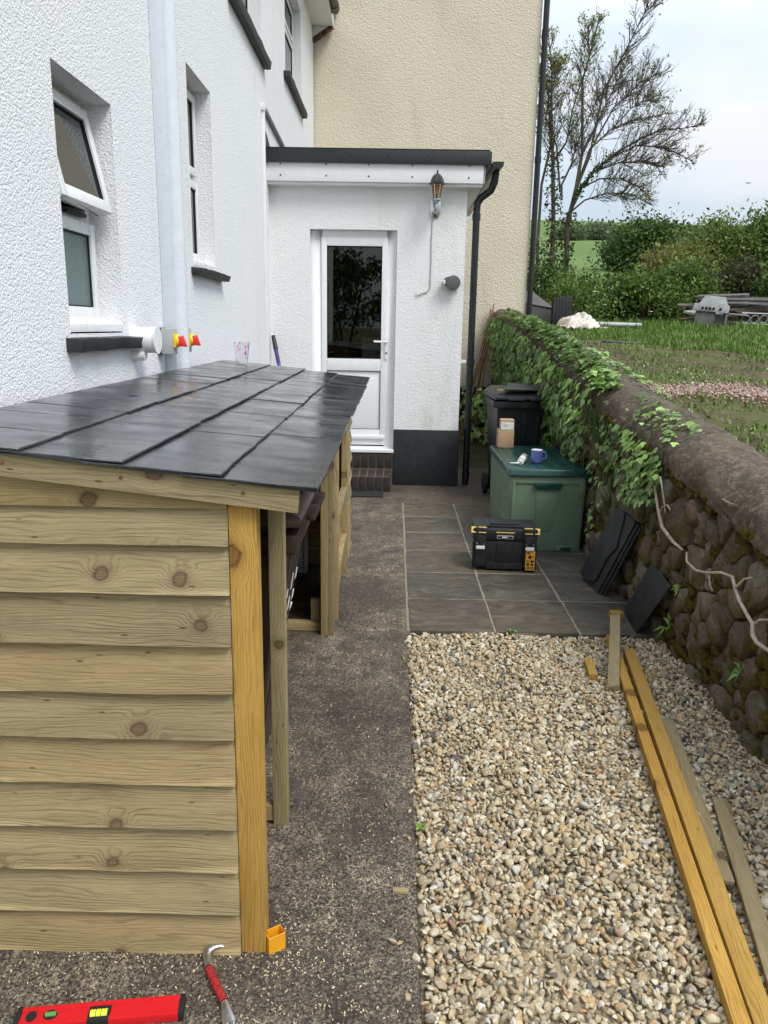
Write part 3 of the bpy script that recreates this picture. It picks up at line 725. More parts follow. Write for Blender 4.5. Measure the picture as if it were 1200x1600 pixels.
for (y, z, R) in seeds:
    poly = [(y - .35, z - .3), (y + .35, z - .3), (y + .35, z + .3), (y - .35, z + .3)]
    for (y2, z2, R2) in seeds:
        dy, dz = y2 - y, z2 - z; D = math.hypot(dy, dz)
        if D < 1e-6 or D > .9: continue
        f_ = .5 + .5 * (R - R2) / (R + R2) * .5
        poly = clip(poly, y + dy * f_, z + dz * f_, dy / D, dz / D)
        if len(poly) < 3: break
    if len(poly) < 3: continue
    zt_ = top_z(y) - .085
    poly = clip(poly, y, zt_, 0, 1); poly = clip(poly, y, -.06, 0, -1)
    if len(poly) < 3: continue
    cy_, cz_ = sum(p[0] for p in poly) / len(poly), sum(p[1] for p in poly) / len(poly)
    # resample the outline so that corners round off
    out = []
    for i in range(len(poly)):
        a, b_ = poly[i], poly[(i + 1) % len(poly)]
        L_ = math.hypot(b_[0] - a[0], b_[1] - a[1])
        if L_ < .012: continue
        for t_ in ((.14, .5, .86) if L_ > .06 else (.5,)): out.append((a[0] + (b_[0] - a[0]) * t_, a[1] + (b_[1] - a[1]) * t_))
    if len(out) < 4: continue
    proud = rw.uniform(.016, .072); tilt = rw.uniform(-.35, .35), rw.uniform(-.45, .45)
    rings = [(1.0, -.6), (.985, .55), (.90, .95), (.62, 1.0)]
    vs = []; N = len(out)
    for (sc_, hh) in rings:
        for p in out:
            sk = 1 + rw.uniform(-.09, .05) * (hh > .3); dy, dz = (p[0] - cy_) * sc_ * sk, (p[1] - cz_) * sc_ * sk
            j = rw.uniform(-.007, .007) if hh > .3 else 0
            vs.append((-(hh * proud * (1 + tilt[0] * 6 * dy + tilt[1] * 6 * dz) + j), dy + rw.uniform(-.005, .005), dz + rw.uniform(-.005, .005)))
    vs.append((-proud * 1.02, 0, 0)); fs = []
    for r_ in range(3):
        for k in range(N): fs.append((r_ * N + k, r_ * N + (k + 1) % N, (r_ + 1) * N + (k + 1) % N, (r_ + 1) * N + k))
    for k in range(N): fs.append((3 * N + k, 3 * N + (k + 1) % N, 4 * N))
    MB().add(vs, fs).build('stone', 'wall_stone', gw, smooth=True, angle=24, mw=Matrix.Translation((face_x(cy_, cz_) + .030, cy_, cz_)))
# moss cushions in the joints and along the coping edge
Vm = []; Fm = []; rm = np.random.default_rng(4)
ico = bmesh.new(); bmesh.ops.create_icosphere(ico, subdivisions=1, radius=1); IV1 = np.array([v.co[:] for v in ico.verts]); IF1 = np.array([[v.index for v in f.verts] for f in ico.faces]); ico.free()
ico = bmesh.new(); bmesh.ops.create_icosphere(ico, subdivisions=2, radius=1); IV2 = np.array([v.co[:] for v in ico.verts]); IF2 = np.array([[v.index for v in f.verts] for f in ico.faces]); ico.free()
k = 0
for i in range(900):
    y = rm.uniform(1.9, 6.0)
    if i < 160: z = top_z(y) - .165 + rm.uniform(-.035, .02); x = 1.46 + rm.uniform(-.02, .01); s_ = rm.uniform(.012, .035)
    else: z = abs(rm.normal(0, .28)) if i < 620 else rm.uniform(0, top_z(y) - .15); x = face_x(y, z) + rm.uniform(.0, .02); s_ = rm.uniform(.010, .038)
    if z > top_z(y) - .13: continue
    P = IV2 * (s_ * np.array([.6, 1.3, .9])) * (1 + rm.uniform(-.28, .28, (len(IV2), 1))) + [x, y, z]
    Vm.append(P); Fm.append(IF2 + k); k += len(IV2)
tag(raw('moss', np.concatenate(Vm), np.concatenate(Fm), 'moss', gw, smooth=True), kind='stuff')

# ------------------------------------------------------------------ gravel
rg = np.random.default_rng(21)
pal = .97 * np.array([(.62, .51, .33), (.68, .59, .42), (.56, .43, .25), (.74, .68, .55), (.48, .38, .25), (.38, .31, .22), (.20, .18, .165), (.60, .41, .21), (.40, .24, .16), (.13, .125, .125), (.55, .50, .42)])
pw = np.array([.21, .20, .15, .10, .11, .07, .022, .09, .015, .012, .02]); pw /= pw.sum()
def pebbles(x0, x1, y0, y1, step, zc, zj, smin, smax, IV, IF, jit=.5):
    gx, gy = np.meshgrid(np.arange(x0, x1, step), np.arange(y0, y1, step)); n_ = gx.size
    X = gx.ravel() + rg.uniform(-jit, jit, n_) * step; Y = gy.ravel() + rg.uniform(-jit, jit, n_) * step
    Z = zc + rg.uniform(-zj, zj, n_) + .006 * np.sin(X * 9 + Y * 4) + .005 * np.sin(Y * 7.3 - X * 3)
    s_ = np.clip(rg.lognormal(np.log((smin + smax) / 2), .24, n_), smin * .7, smax * 1.45)
    ax = np.stack([s_, s_ * rg.uniform(.6, .95, n_), s_ * rg.uniform(.28, .52, n_)], 1)
    q = rg.normal(0, 1, (n_, 4)); q[:, 1:3] *= .42; q[:, 0] *= 1.0; q /= np.linalg.norm(q, axis=1)[:, None]
    w, a, b_, c = q.T
    R = np.stack([1 - 2 * (b_ * b_ + c * c), 2 * (a * b_ - c * w), 2 * (a * c + b_ * w), 2 * (a * b_ + c * w), 1 - 2 * (a * a + c * c), 2 * (b_ * c - a * w), 2 * (a * c - b_ * w), 2 * (b_ * c + a * w), 1 - 2 * (a * a + b_ * b_)], 1).reshape(-1, 3, 3)
    nv_ = 12; var = IV[None] * (1 + .30 * np.sin(IV[None] @ rg.normal(0, 2.0, (nv_, 3, 3))).sum(2, keepdims=True) * .7)
    base = var[rg.integers(0, nv_, n_)] * ax[:, None, :]
    P = np.einsum('nij,nvj->nvi', R, base) + np.stack([X, Y, Z], 1)[:, None, :]
    Fo = IF[None] + (np.arange(n_) * len(IV))[:, None, None]
    cidx = rg.choice(len(pal), n_, p=pw); C = pal[cidx] * rg.uniform(.70, 1.12, (n_, 1))
    return P.reshape(-1, 3), Fo.reshape(-1, 3), np.repeat(C, len(IF), 0)
pa = pebbles(.112, 1.47, 1.25, 3.885, .0178, -.012, .006, .0082, .0145, IV2, IF2)
pb = pebbles(.108, 1.47, 1.25, 3.885, .021, -.023, .003, .010, .013, IV1, IF1)
V = np.concatenate([pa[0], pb[0]]); F = np.concatenate([pa[1], pb[1] + len(pa[0])]); C = np.concatenate([pa[2], pb[2]])
n_ = 70; st = pebbles(.0, .07, 0, .02, .01, .0, .0, .006, .011, IV2, IF2)
SX = np.clip(.094 - np.abs(rg.exponential(.035, n_)), -.25, .09); SY = rg.uniform(1.4, 3.9, n_)
k_ = min(n_, len(st[0]) // len(IV2)); sp_ = st[0].reshape(-1, len(IV2), 3)[:k_]; sp_ = sp_ - sp_.mean(1, keepdims=True); sp_ = sp_ + np.stack([SX[:k_], SY[:k_], np.full(k_, .004)], 1)[:, None]
F = np.concatenate([F, st[1].reshape(-1, len(IF2), 3)[:k_].reshape(-1, 3) + len(V)]); V = np.concatenate([V, sp_.reshape(-1, 3)]); C = np.concatenate([C, st[2].reshape(-1, len(IF2), 3)[:k_].reshape(-1, 3)])
g = raw('gravel', V, F, 'pebble', tint=C, smooth=True)
tag(g, 'buff and cream pebble gravel bed beside the concrete path', 'gravel', kind='stuff')

# ------------------------------------------------------------------ bin store (timber shed with slate roof)
shed = thing('bin_store', 'timber bin store with lapped board front and wet black slate roof', 'shed', (-.7, 3.4, 0))
def roof_z(x, y): return 1.257 + .109 * (-.158 - x) + .0052 * (y - 1.64)
bz = [.0, .123, .247, .372, .496, .619, .739, .862, .990, 1.108]
XL = -1.12
for i, z in enumerate(bz):
    h_ = (bz[i + 1] if i + 1 < len(bz) else 1.198) - z + .012
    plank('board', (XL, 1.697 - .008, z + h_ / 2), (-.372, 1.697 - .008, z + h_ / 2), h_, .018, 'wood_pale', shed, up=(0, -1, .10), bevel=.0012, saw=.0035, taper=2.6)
WM = Matrix(((1, 0, 0, -.74), (0, 0, -1, 1.690), (0, 1, 0, 1.24), (0, 0, 0, 1)))
zb_ = lambda x: roof_z(x, 1.69) - .030 - 1.24
MB().prism([(XL + .74, -.045, 0), (-.372 + .74, -.045, 0), (-.372 + .74, zb_(-.372), 0), (XL + .74, zb_(XL), 0)], (0, 0, .010)).build('board', 'wood_post', shed, bevel=.001, mw=WM)
plank('post', (-.339, 1.712, 0), (-.339, 1.712, 1.205), .064, .052, 'wood_gold', shed, up=(0, -1, 0), bevel=.003)
# barge board under the slates
x0, x1 = -1.13, -.207
plank('barge_board', (x0, 1.671, roof_z(x0, 1.66) - .041), (x1, 1.671, roof_z(x1, 1.66) - .041), .056, .022, 'wood_pale', shed, up=(0, -1, 0), bevel=.0015)
plank('post', (-.346, 2.240, 0), (-.346, 2.240, 1.235), .047, .047, 'wood_post', shed, up=(0, -1, 0), bevel=.003)
plank('rail', (-1.06, 2.242, .040), (-.372, 2.242, .040), .040, .055, 'wood_post', shed, bevel=.002)
plank('post', (-.345, 3.855, 0), (-.345, 3.855, 1.20), .040, .070, 'wood_post', shed, up=(0, -1, 0), bevel=.002)
plank('post', (-.310, 3.858, 0), (-.310, 3.858, 1.24), .028, .066, 'wood_pale', shed, up=(0, -1, 0), bevel=.002)
plank('rail', (-1.05, 3.90, .026), (-.37, 3.90, .026), .05, .046, 'wood_pale', shed, bevel=.002)
plank('block', (-.405, 3.93, .05), (-.405, 3.93, .17), .045, .045, 'wood_post', shed, up=(0, -1, 0), bevel=.002)
# back and far timber
plank('back_rail', (-1.10, 1.72, 1.20), (-1.10, 5.05, 1.21), .047, .047, 'wood_post', shed, up=(0, 0, 1), bevel=.002)
for y in (1.74, 3.86, 5.03): plank('back_post', (-1.10, y, 0), (-1.10, y, 1.27), .047, .047, 'wood_post', shed, up=(0, -1, 0), bevel=.002)
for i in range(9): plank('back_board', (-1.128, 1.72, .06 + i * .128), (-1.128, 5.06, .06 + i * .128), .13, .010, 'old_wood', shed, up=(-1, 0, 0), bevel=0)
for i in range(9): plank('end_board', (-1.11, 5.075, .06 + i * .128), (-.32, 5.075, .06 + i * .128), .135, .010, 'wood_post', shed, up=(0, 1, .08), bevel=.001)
# gate panel on the path side
plank('stile', (-.297, 3.915, .06), (-.297, 3.915, 1.20), .040, .036, 'wood_pale', shed, up=(1, 0, 0), bevel=.002)
plank('stile', (-.300, 4.715, .06), (-.300, 4.715, 1.20), .055, .036, 'wood_pale', shed, up=(1, 0, 0), bevel=.002)
plank('gate_rail', (-.300, 3.94, .60), (-.300, 4.685, .60), .060, .040, 'wood_pale', shed, up=(1, 0, 0), bevel=.002)
plank('gate_rail', (-.300, 3.94, .30), (-.300, 4.685, .30), .060, .036, 'wood_pale', shed, up=(1, 0, 0), bevel=.002)
plank('gate_rail', (-.300, 3.94, 1.17), (-.300, 4.685, 1.17), .060, .036, 'wood_pale', shed, up=(1, 0, 0), bevel=.002)
MB().box(-.345, -.333, 3.90, 4.78, .58, 1.21).build('ply_panel', 'ply', shed)
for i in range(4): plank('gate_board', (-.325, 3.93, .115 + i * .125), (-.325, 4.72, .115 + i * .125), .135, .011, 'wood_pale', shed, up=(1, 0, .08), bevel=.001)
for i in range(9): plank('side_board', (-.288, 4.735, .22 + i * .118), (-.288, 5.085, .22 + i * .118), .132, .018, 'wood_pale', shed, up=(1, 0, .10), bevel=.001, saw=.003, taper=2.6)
plank('post', (-.318, 4.97, 0), (-.318, 4.97, 1.22), .047, .047, 'wood_pale', shed, up=(1, 0, 0), bevel=.002)
for y in (1.76, 2.9, 3.86, 5.0): plank('rafter', (-1.10, y, roof_z(-1.10, y) - .055), (-.30, y, roof_z(-.30, y) - .055), .045, .045, 'wood_post', shed, up=(.1, 0, 1), bevel=0)
m = MB(); m.hexa([(-1.125, 1.665, roof_z(-1.125, 1.66) - .024), (-.20, 1.665, roof_z(-.20, 1.66) - .024), (-.20, 5.09, roof_z(-.20, 5.09) - .024), (-1.125, 5.09, roof_z(-1.125, 5.09) - .024), (-1.125, 1.665, roof_z(-1.125, 1.66) - .0145), (-.20, 1.665, roof_z(-.20, 1.66) - .0145), (-.20, 5.09, roof_z(-.20, 5.09) - .0145), (-1.125, 5.09, roof_z(-1.125, 5.09) - .0145)])
m.build('roof_deck', 'felt', shed)
# slates
rsl = random.Random(8)
courses = [(-.158, -.46, (1.640, 2.33, 3.0, 3.66, 4.38, 5.13)), (-.376, -.68, (1.642, 2.21, 2.70, 3.16, 3.45, 3.95, 4.42, 5.14)),
           (-.592, -.90, (1.644, 2.35, 2.99, 3.56, 4.02, 4.50, 5.19)), (-.819, -1.135, (1.646, 1.89, 2.175, 2.37, 2.66, 3.14, 3.46, 3.80, 4.15, 4.55, 5.16))]
for ci, (xl, xu, cuts) in enumerate(courses):
    for y0, y1 in zip(cuts[:-1], cuts[1:]):
        lift = rsl.uniform(0, .0035); twy = rsl.uniform(-.004, .004); e0, e1 = rsl.uniform(-.003, .003), rsl.uniform(-.003, .003)
        n = 8; lo = []; hi = []
        for i in range(n + 1):
            yy = y0 + .004 + (y1 - y0 - .008) * i / n
            lo.append((xl + e0 + (e1 - e0) * i / n + rsl.uniform(-.0022, .0022), yy))
        for i in range(n + 1): hi.append((xu, y1 - .004 - (y1 - y0 - .008) * i / n))
        out = lo + hi; cx, cy = (xl + xu) / 2, (y0 + y1) / 2
        def zt(px_, py_):
            f_ = (px_ - xl) / (xu - xl); return roof_z(px_, py_) + (lift + twy * (py_ - y0 - .5 * (y1 - y0))) * (1 - f_ * .6) - .010 * f_
        vs = [(p[0] - cx, p[1] - cy, zt(*p)) for p in out]; N = len(vs)
        vs2 = [(a, b_, c - .0065) for a, b_, c in vs]
        zc = zt(cx, cy); allv = [(a, b_, c - zc) for a, b_, c in vs + vs2]
        fs = [tuple(range(N)), tuple(range(2 * N - 1, N - 1, -1))] + [(i, N + i, N + (i + 1) % N, (i + 1) % N) for i in range(N)]
        MB().add(allv, fs).build('slate', 'slate_wet', shed, bevel=.0014, seg=1, mw=Matrix.Translation((cx, cy, zc)))
# double starter slates showing along the near edge
for k, (x0, x1) in enumerate(((-1.1, -.60), (-.595, -.165))):
    m = MB().hexa([(x0, 1.648, roof_z(x0, 1.65) - .0145), (x1, 1.648, roof_z(x1, 1.65) - .0145), (x1, 1.95, roof_z(x1, 1.95) - .0145), (x0, 1.95, roof_z(x0, 1.95) - .0145), (x0, 1.648, roof_z(x0, 1.65) - .0085), (x1, 1.648, roof_z(x1, 1.65) - .0085), (x1, 1.95, roof_z(x1, 1.95) - .0085), (x0, 1.95, roof_z(x0, 1.95) - .0085)])
    m.build('under_slate', 'slate_dry', shed, bevel=.001, seg=1)
# nail heads on the barge board and boards
for x in (-.86, -.60, -.33): MB().lathe([(.0045, 0), (.004, -.002), (0, -.0025)], (x, 1.660, roof_z(x, 1.66) - .038), 8, 'Y').build('nail', 'rust', shed)

# ------------------------------------------------------------------ wheelie bins
def wheelie(name, label, loc, rot, bodym, lidm, lid_open=0, wear=None):
    """front faces local -Y, origin on the ground under the middle"""
    root = thing(name, label, 'bin', loc); root.rotation_euler = (0, 0, rot)
    mw = Matrix.Translation(loc) @ Matrix.Rotation(rot, 4, 'Z')
    b = MB()
    def ring(w, y0, y1, z): return [(-w, y0, z), (w, y0, z), (w, y1, z), (-w, y1, z)]
    lv = [ring(.215, -.20, .26, .03), ring(.225, -.235, .275, .30), ring(.262, -.335, .315, .93)]
    vs = sum(lv, []); fs = [(3, 2, 1, 0)]
    for i in range(2):
        for j in range(4): fs.append((i * 4 + j, i * 4 + (j + 1) % 4, (i + 1) * 4 + (j + 1) % 4, (i + 1) * 4 + j))
    fs.append((8, 9, 10, 11)); b.add(vs, fs)
    b.build('body', bodym, root, bevel=.025, seg=3, mw=mw)
    b = MB().box(-.285, .285, -.365, -.32, .905, .965).box(-.285, .285, .30, .345, .905, .965).box(-.285, -.25, -.32, .30, .905, .965).box(.25, .285, -.32, .30, .905, .965)
    b.build('rim', bodym, root, bevel=.006, mw=mw)
    for x in (-.12, .0, .12):
        b = MB().hexa([(x - .018, -.205, .10), (x + .018, -.205, .10), (x + .018, -.19, .10), (x - .018, -.19, .10), (x - .018, -.333, .86), (x + .018, -.333, .86), (x + .018, -.31, .86), (x - .018, -.31, .86)])
        b.build('rib', bodym, root, bevel=.004, mw=mw)
    b = MB(); L0 = [(-.292, -.385, .968), (.292, -.385, .968), (.292, .35, .968), (-.292, .35, .968)]
    L1 = [(-.292, -.385, .995), (.292, -.385, .995), (.292, .35, 1.01), (-.292, .35, 1.01)]
    L2 = [(-.225, -.31, 1.03), (.225, -.31, 1.03), (.235, .30, 1.065), (-.235, .30, 1.065)]
    vs = L0 + L1 + L2; fs = [(3, 2, 1, 0), (8, 9, 10, 11)]
    for i in range(2):
        for j in range(4): fs.append((i * 4 + j, i * 4 + (j + 1) % 4, (i + 1) * 4 + (j + 1) % 4, (i + 1) * 4 + j))
    b.add(vs, fs)
    b.box(-.18, -.02, -.415, -.385, .962, .985).box(.02, .18, -.415, -.385, .962, .985)
    T = Matrix.Translation((0, .33, .97)) @ Matrix.Rotation(-lid_open, 4, 'X') @ Matrix.Translation((0, -.33, -.97))
    b.xf(T).build('lid', lidm, root, bevel=.008, mw=mw)
    MB().tube([(-.25, .375, .985), (.25, .375, .985)], .016, 10).build('handle', bodym, root, smooth=True, mw=mw)
    for x in (-.25, .25):
        w = MB().lathe([(.03, -.022), (.095, -.022), (.10, -.015), (.10, .015), (.095, .022), (.03, .022)], (x, .24, .10), 20, 'X').build('wheel', 'rubber', root, smooth=True, mw=mw)
    return root, mw
bb, bmw = wheelie('wheelie_bin', 'brown wheelie bin with white lettering standing inside the timber bin store', (-.660, 2.58, 0), pi / 2, 'brown_bin', 'brown_bin_lid', radians(2))
# illegible white print on its front: short strokes in three rows
rp = random.Random(2)
for row, (z, hgt) in enumerate(((.665, .055), (.585, .045), (.545, .008))):
    b = MB(); x = -.02
    yf = lambda zz: -.235 - (.100) * (zz - .30) / .63 - .0035
    if row == 2: xs_ = [(-.03, .25)]
    else:
        xs_ = []
        while x < .235:
            w_ = rp.choice((.006, .009, .016)); xs_.append((x, x + w_)); x += w_ + .007
    for (a, c) in xs_:
        hh = hgt * (1 if row == 2 else rp.choice((.62, .62, 1.0))); z0 = z
        b.hexa([(a, yf(z0), z0), (c, yf(z0), z0), (c, yf(z0) + .006, z0), (a, yf(z0) + .006, z0), (a, yf(z0 + hh), z0 + hh), (c, yf(z0 + hh), z0 + hh), (c, yf(z0 + hh) + .006, z0 + hh), (a, yf(z0 + hh) + .006, z0 + hh)])
    tag(b.build('printed_lettering', 'label_white', bb, mw=bmw), kind='stuff')
kb, kmw = wheelie('wheelie_bin', 'black wheelie bin with a slate lying on its lid behind the green box', (1.185, 7.36, 0), radians(2), 'black_plastic', 'black_plastic', radians(1))
# slate and batten lying on the black bin
m = MB().hexa([(.99, 6.98, 1.07), (1.42, 7.02, 1.065), (1.45, 7.30, 1.085), (1.06, 7.30, 1.105), (.99, 6.98, 1.078), (1.42, 7.02, 1.073), (1.45, 7.30, 1.093), (1.06, 7.30, 1.113)])
m.xf(Matrix.Translation((0, 0, .0)))
tag(m.build('roof_slate', 'slate_dry', bevel=.0015, seg=1), 'greyish slate lying flat on top of the black wheelie bin', 'slate')
tag(plank('timber_batten', (.93, 7.03, 1.062), (1.18, 7.06, 1.068), .03, .016, 'wood_grey'), 'short grey stick on the black wheelie bin lid beside the slate', 'offcut')

# white frame offcut standing inside the store
m = MB().box(-.63, -.585, 4.88, 4.94, .02, .75).box(-.578, -.555, 4.88, 4.93, .02, .74).box(-.72, -.555, 4.875, 4.945, 0, .03)
fo = thing('frame_offcut', 'white plastic frame offcut standing in the dark at the back of the store', 'offcut', (-.6, 4.9, 0))
MB().box(-.63, -.585, 4.88, 4.94, .03, .75).build('upright', 'upvc', fo, bevel=.004); MB().box(-.578, -.555, 4.88, 4.93, .03, .74).build('upright', 'upvc', fo, bevel=.003); MB().box(-.72, -.555, 4.875, 4.945, 0, .03).build('foot', 'upvc', fo, bevel=.004)

# ------------------------------------------------------------------ fittings on the walls
def isolator(y0, label):
    r_ = thing('isolator_switch', label, 'switch', (XW, y0, 1.5), 'isolator switches by the soil pipe')
    MB().box(XW, XW + .020, y0 - .002, y0 + .094, 1.440, 1.578).build('back_plate', 'rubber', r_, bevel=.003)
    MB().box(XW + .020, XW + .082, y0, y0 + .09, 1.443, 1.575).build('housing', 'grey_light', r_, bevel=.006)
    MB().lathe([(.034, 0), (.034, .016), (.028, .026), (0, .027)], (XW + .082, y0 + .045, 1.512), 20, 'X').box(XW + .082, XW + .094, y0 + .008, y0 + .082, 1.478, 1.546).build('yellow_plate', 'yellow_plastic', r_, bevel=.002)
    MB().hexa([(XW + .104, y0 + .018, 1.485), (XW + .145, y0 + .03, 1.48), (XW + .145, y0 + .06, 1.48), (XW + .104, y0 + .072, 1.485), (XW + .104, y0 + .018, 1.535), (XW + .125, y0 + .032, 1.54), (XW + .125, y0 + .058, 1.54), (XW + .104, y0 + .072, 1.535)]).build('red_knob', 'red_switch', r_, bevel=.005)
isolator(4.085, 'grey isolator switch with red and yellow knob in front of the soil pipe')
isolator(4.375, 'grey isolator switch with red and yellow knob just beyond the soil pipe')

lan = thing('wall_lantern', 'black coach lantern with amber glass on the porch wall', 'lantern', (.37, YA, 2.63))
lx = .362; ly = YA - .215; LD = -.040
MB().lathe([(.0, .075), (.008, .068), (.010, .058), (.005, .050), (.020, .042), (.044, .020), (.058, -.010), (.064, -.034), (.076, -.040), (.076, -.052), (.060, -.054), (0, -.052)], (lx, ly, 2.99 + LD), 6).build('roof', 'black_gloss', lan, smooth=True, angle=30)
for k in range(6):
    a = 2 * pi * k / 6; MB().tube([(lx + .058 * cos(a), ly + .058 * sin(a), 2.938 + LD), (lx + .034 * cos(a), ly + .034 * sin(a), 2.815 + LD)], .0045, 6).build('frame_bar', 'steel', lan, smooth=True)
MB().lathe([(.054, .0), (.033, -.118)], (lx, ly, 2.936 + LD), 6).build('glass', 'amber', lan)
MB().lathe([(.018, 0), (.026, .02), (.024, .055), (.012, .07), (0, .072)], (lx, ly, 2.83 + LD), 12).build('bulb', 'label_white', lan, smooth=True)
MB().lathe([(0, -.03), (.016, -.028), (.022, -.012), (.040, 0), (.040, .012), (0, .013)], (lx, ly, 2.802 + LD), 12).build('base_cup', 'grey_light', lan, smooth=True)
MB().tube([(lx, ly, 2.77 + LD), (lx, ly - .004, 2.735 + LD), (lx, ly + .04, 2.70), (lx, ly + .10, 2.70), (lx, YA - .02, 2.74)], .012, 10).build('arm', 'chrome', lan, smooth=True)
pl = [(-.030, .115), (.030, .115), (.052, .085), (.052, -.02), (.028, -.075), (-.028, -.075), (-.052, -.02), (-.052, .085)]
MB().prism([(lx + p[0], YA - .012, 2.705 + p[1]) for p in pl], (0, .008, 0)).build('back_plate', 'chrome', lan, bevel=.004)
MB().lathe([(.016, 0), (.014, -.02), (.006, -.03), (0, -.031)], (lx, YA - .012, 2.655), 12, 'Y').build('sensor', 'black_gloss', lan, smooth=True)

reel = thing('line_reel', 'grey retractable washing line reel on the porch wall by the downpipe', 'reel', (.55, YA, 2.03))
out = [(.068 * cos(a), .068 * sin(a)) for a in np.linspace(-2.5, 1.9, 20)] + [(-.085, .045), (-.095, .02), (-.085, -.015)]
MB().prism([(.556 + p[0], YA - .10, 2.032 + p[1]) for p in out], (0, .10, 0)).build('casing', 'grey_plastic', reel, bevel=.010, seg=2)
MB().box(.455, .475, YA - .11, YA - .02, 2.018, 2.055).build('bracket', 'upvc', reel, bevel=.003)
MB().tube([(.585, YA - .05, 1.97), (.585, YA - .05, 1.925), (.575, YA - .05, 1.91), (.585, YA - .05, 1.898), (.595, YA - .05, 1.91)], .0035, 6).build('hook', 'steel', reel, smooth=True)

pole = thing('mop_handle', 'blue and purple telescopic pole leaning in the porch corner', 'pole', (-1.08, 7.72, 0))
p0, p1 = Vector((-.93, 7.45, .30)), Vector((-1.21, 7.80, 1.50)); dv = (p1 - p0)
MB().tube([p0, p0 + dv * .80], .017, 12).build('blue_tube', 'blue_pole', pole, smooth=True)
MB().tube([p0 + dv * .78, p0 + dv * .90], .020, 12).build('purple_grip', 'purple_pole', pole, smooth=True)
MB().tube([p0 + dv * .89, p0 + dv * .93, p0 + dv * 1.0], [.024, .022, .020], 12).build('end_cap', 'black_plastic', pole, smooth=True)

cup = thing('plastic_cup', 'clear plastic cup with pink print standing on the slate roof', 'cup', (-.975, 4.98, roof_z(-.975, 4.98)))
cz = roof_z(-.975, 4.98) + .001
MB().lathe([(0, 0), (.036, 0), (.052, .128), (.0505, .128), (.035, .003), (0, .003)], (-.975, 4.98, cz), 28).build('cup_body', 'cup_clear', cup, smooth=True)
rq = random.Random(6)
for k in range(16):
    a = rq.uniform(-2.9, .2); z = rq.uniform(.025, .115); r_ = .0362 + .016 * z / .128 + .0008; da = rq.uniform(.08, .22); dz = rq.uniform(.006, .018); sk = rq.uniform(-.1, .1)
    q = []
    for (aa, zz) in ((a, z), (a + da, z + dz * .3), (a + da + sk, z + dz), (a + sk, z + dz)): q.append((-.975 + r_ * cos(aa), 4.98 + r_ * sin(aa), cz + zz))
    m = MB(); m.prism(q, (.0003, -.0006, 0)); m.build('print_mark', 'pink_print' if k % 6 else 'rubber', cup)

# ------------------------------------------------------------------ green storage box and what stands on it
gb = thing('storage_box', 'green plastic garden storage box with dark green lid on the patio', 'box', (1.12, 6.05, 0))
gx0, gx1, gy0, gy1 = .848, 1.408, 5.485, 6.62
b = MB().hexa([(gx0 + .012, gy0 + .012, .0), (gx1 - .012, gy0 + .012, .0), (gx1 - .012, gy1 - .012, .0), (gx0 + .012, gy1 - .012, .0), (gx0, gy0, .575), (gx1, gy0, .575), (gx1, gy1, .575), (gx0, gy1, .575)])
b.build('body', 'green_body', gb, bevel=.018, seg=3)
# raised front frame, sunk centre tongue and side grooves
f = MB(); Y0 = gy0 - .001
def fy(z): return gy0 + .012 * (1 - z / .575) - .005
def fpanel(x0, x1, z0, z1, th, x0b=None, x1b=None):
    x0b = x0 if x0b is None else x0b; x1b = x1 if x1b is None else x1b
    return MB().hexa([(x0b, fy(z0) - th, z0), (x1b, fy(z0) - th, z0), (x1b, fy(z0) + .01, z0), (x0b, fy(z0) + .01, z0), (x0, fy(z1) - th, z1), (x1, fy(z1) - th, z1), (x1, fy(z1) + .01, z1), (x0, fy(z1) + .01, z1)])
for (a, c, z0, z1) in ((.872, .892, .05, .535), (1.362, 1.382, .05, .535), (.892, 1.362, .515, .535)):
    fpanel(a, c, z0, z1, .004).build('front_frame', 'green_body', gb, bevel=.003)
fpanel(1.045, 1.215, .16, .46, .0012, 1.06, 1.165).build('front_tongue', 'green_body', gb, bevel=.003)
fpanel(1.22, 1.345, .008, .05, .004).build('front_foot', 'green_body', gb, bevel=.004); fpanel(1.245, 1.33, .014, .040, .0065).build('foot_recess', 'green_lid', gb, bevel=.002)
out = [(-.10, .018), (.10, .018), (.104, .0), (.085, -.024), (-.085, -.024), (-.104, 0)]
MB().prism([(1.128 + p[0], gy0 - .026, .505 + p[1]) for p in out], (0, .03, 0)).build('handle', 'green_lid', gb, bevel=.006)
for z in (.20, .38):
    x_ = gx0 + .012 * (1 - z / .575)
    MB().box(x_ - .004, x_ + .01, gy0 + .05, gy1 - .05, z, z + .012).build('side_rib', 'green_body', gb, bevel=.003)
b = MB().hexa([(gx0 - .018, gy0 - .022, .572), (gx1 + .018, gy0 - .022, .572), (gx1 + .018, gy1 + .01, .572), (gx0 - .018, gy1 + .01, .572), (gx0 - .008, gy0 - .006, .622), (gx1 + .008, gy0 - .006, .622), (gx1 + .008, gy1, .622), (gx0 - .008, gy1, .622)])
lid = b.build('lid', 'green_lid', gb, bevel=.012, seg=3)
for x in (.95, 1.09, 1.23, 1.345): MB().box(x - .028, x + .028, gy0 + .07, gy1 - .05, .6215, .6262).build('lid_rib', 'green_lid', lid, bevel=.0035)
MB().box(gx1 - .02, gx1 + .022, gy0 - .026, gy0 + .02, .555, .60).build('lid_clip', 'green_lid', lid, bevel=.004)
LZ = .6265
cb = thing('cardboard_box', 'plain brown cardboard box at the back of the green box lid', 'carton', (.955, 6.53, LZ))
MB().box(.885, 1.015, 6.46, 6.58, LZ, LZ + .150).build('carton', 'cardboard', cb, bevel=.002)
MB().box(.884, 1.016, 6.512, 6.528, LZ + .150, LZ + .1508).build('lid_seam', 'rust', cb)
wb = thing('small_carton', 'small box with white printed label stacked on the brown cardboard box', 'carton', (.96, 6.52, LZ + .151))
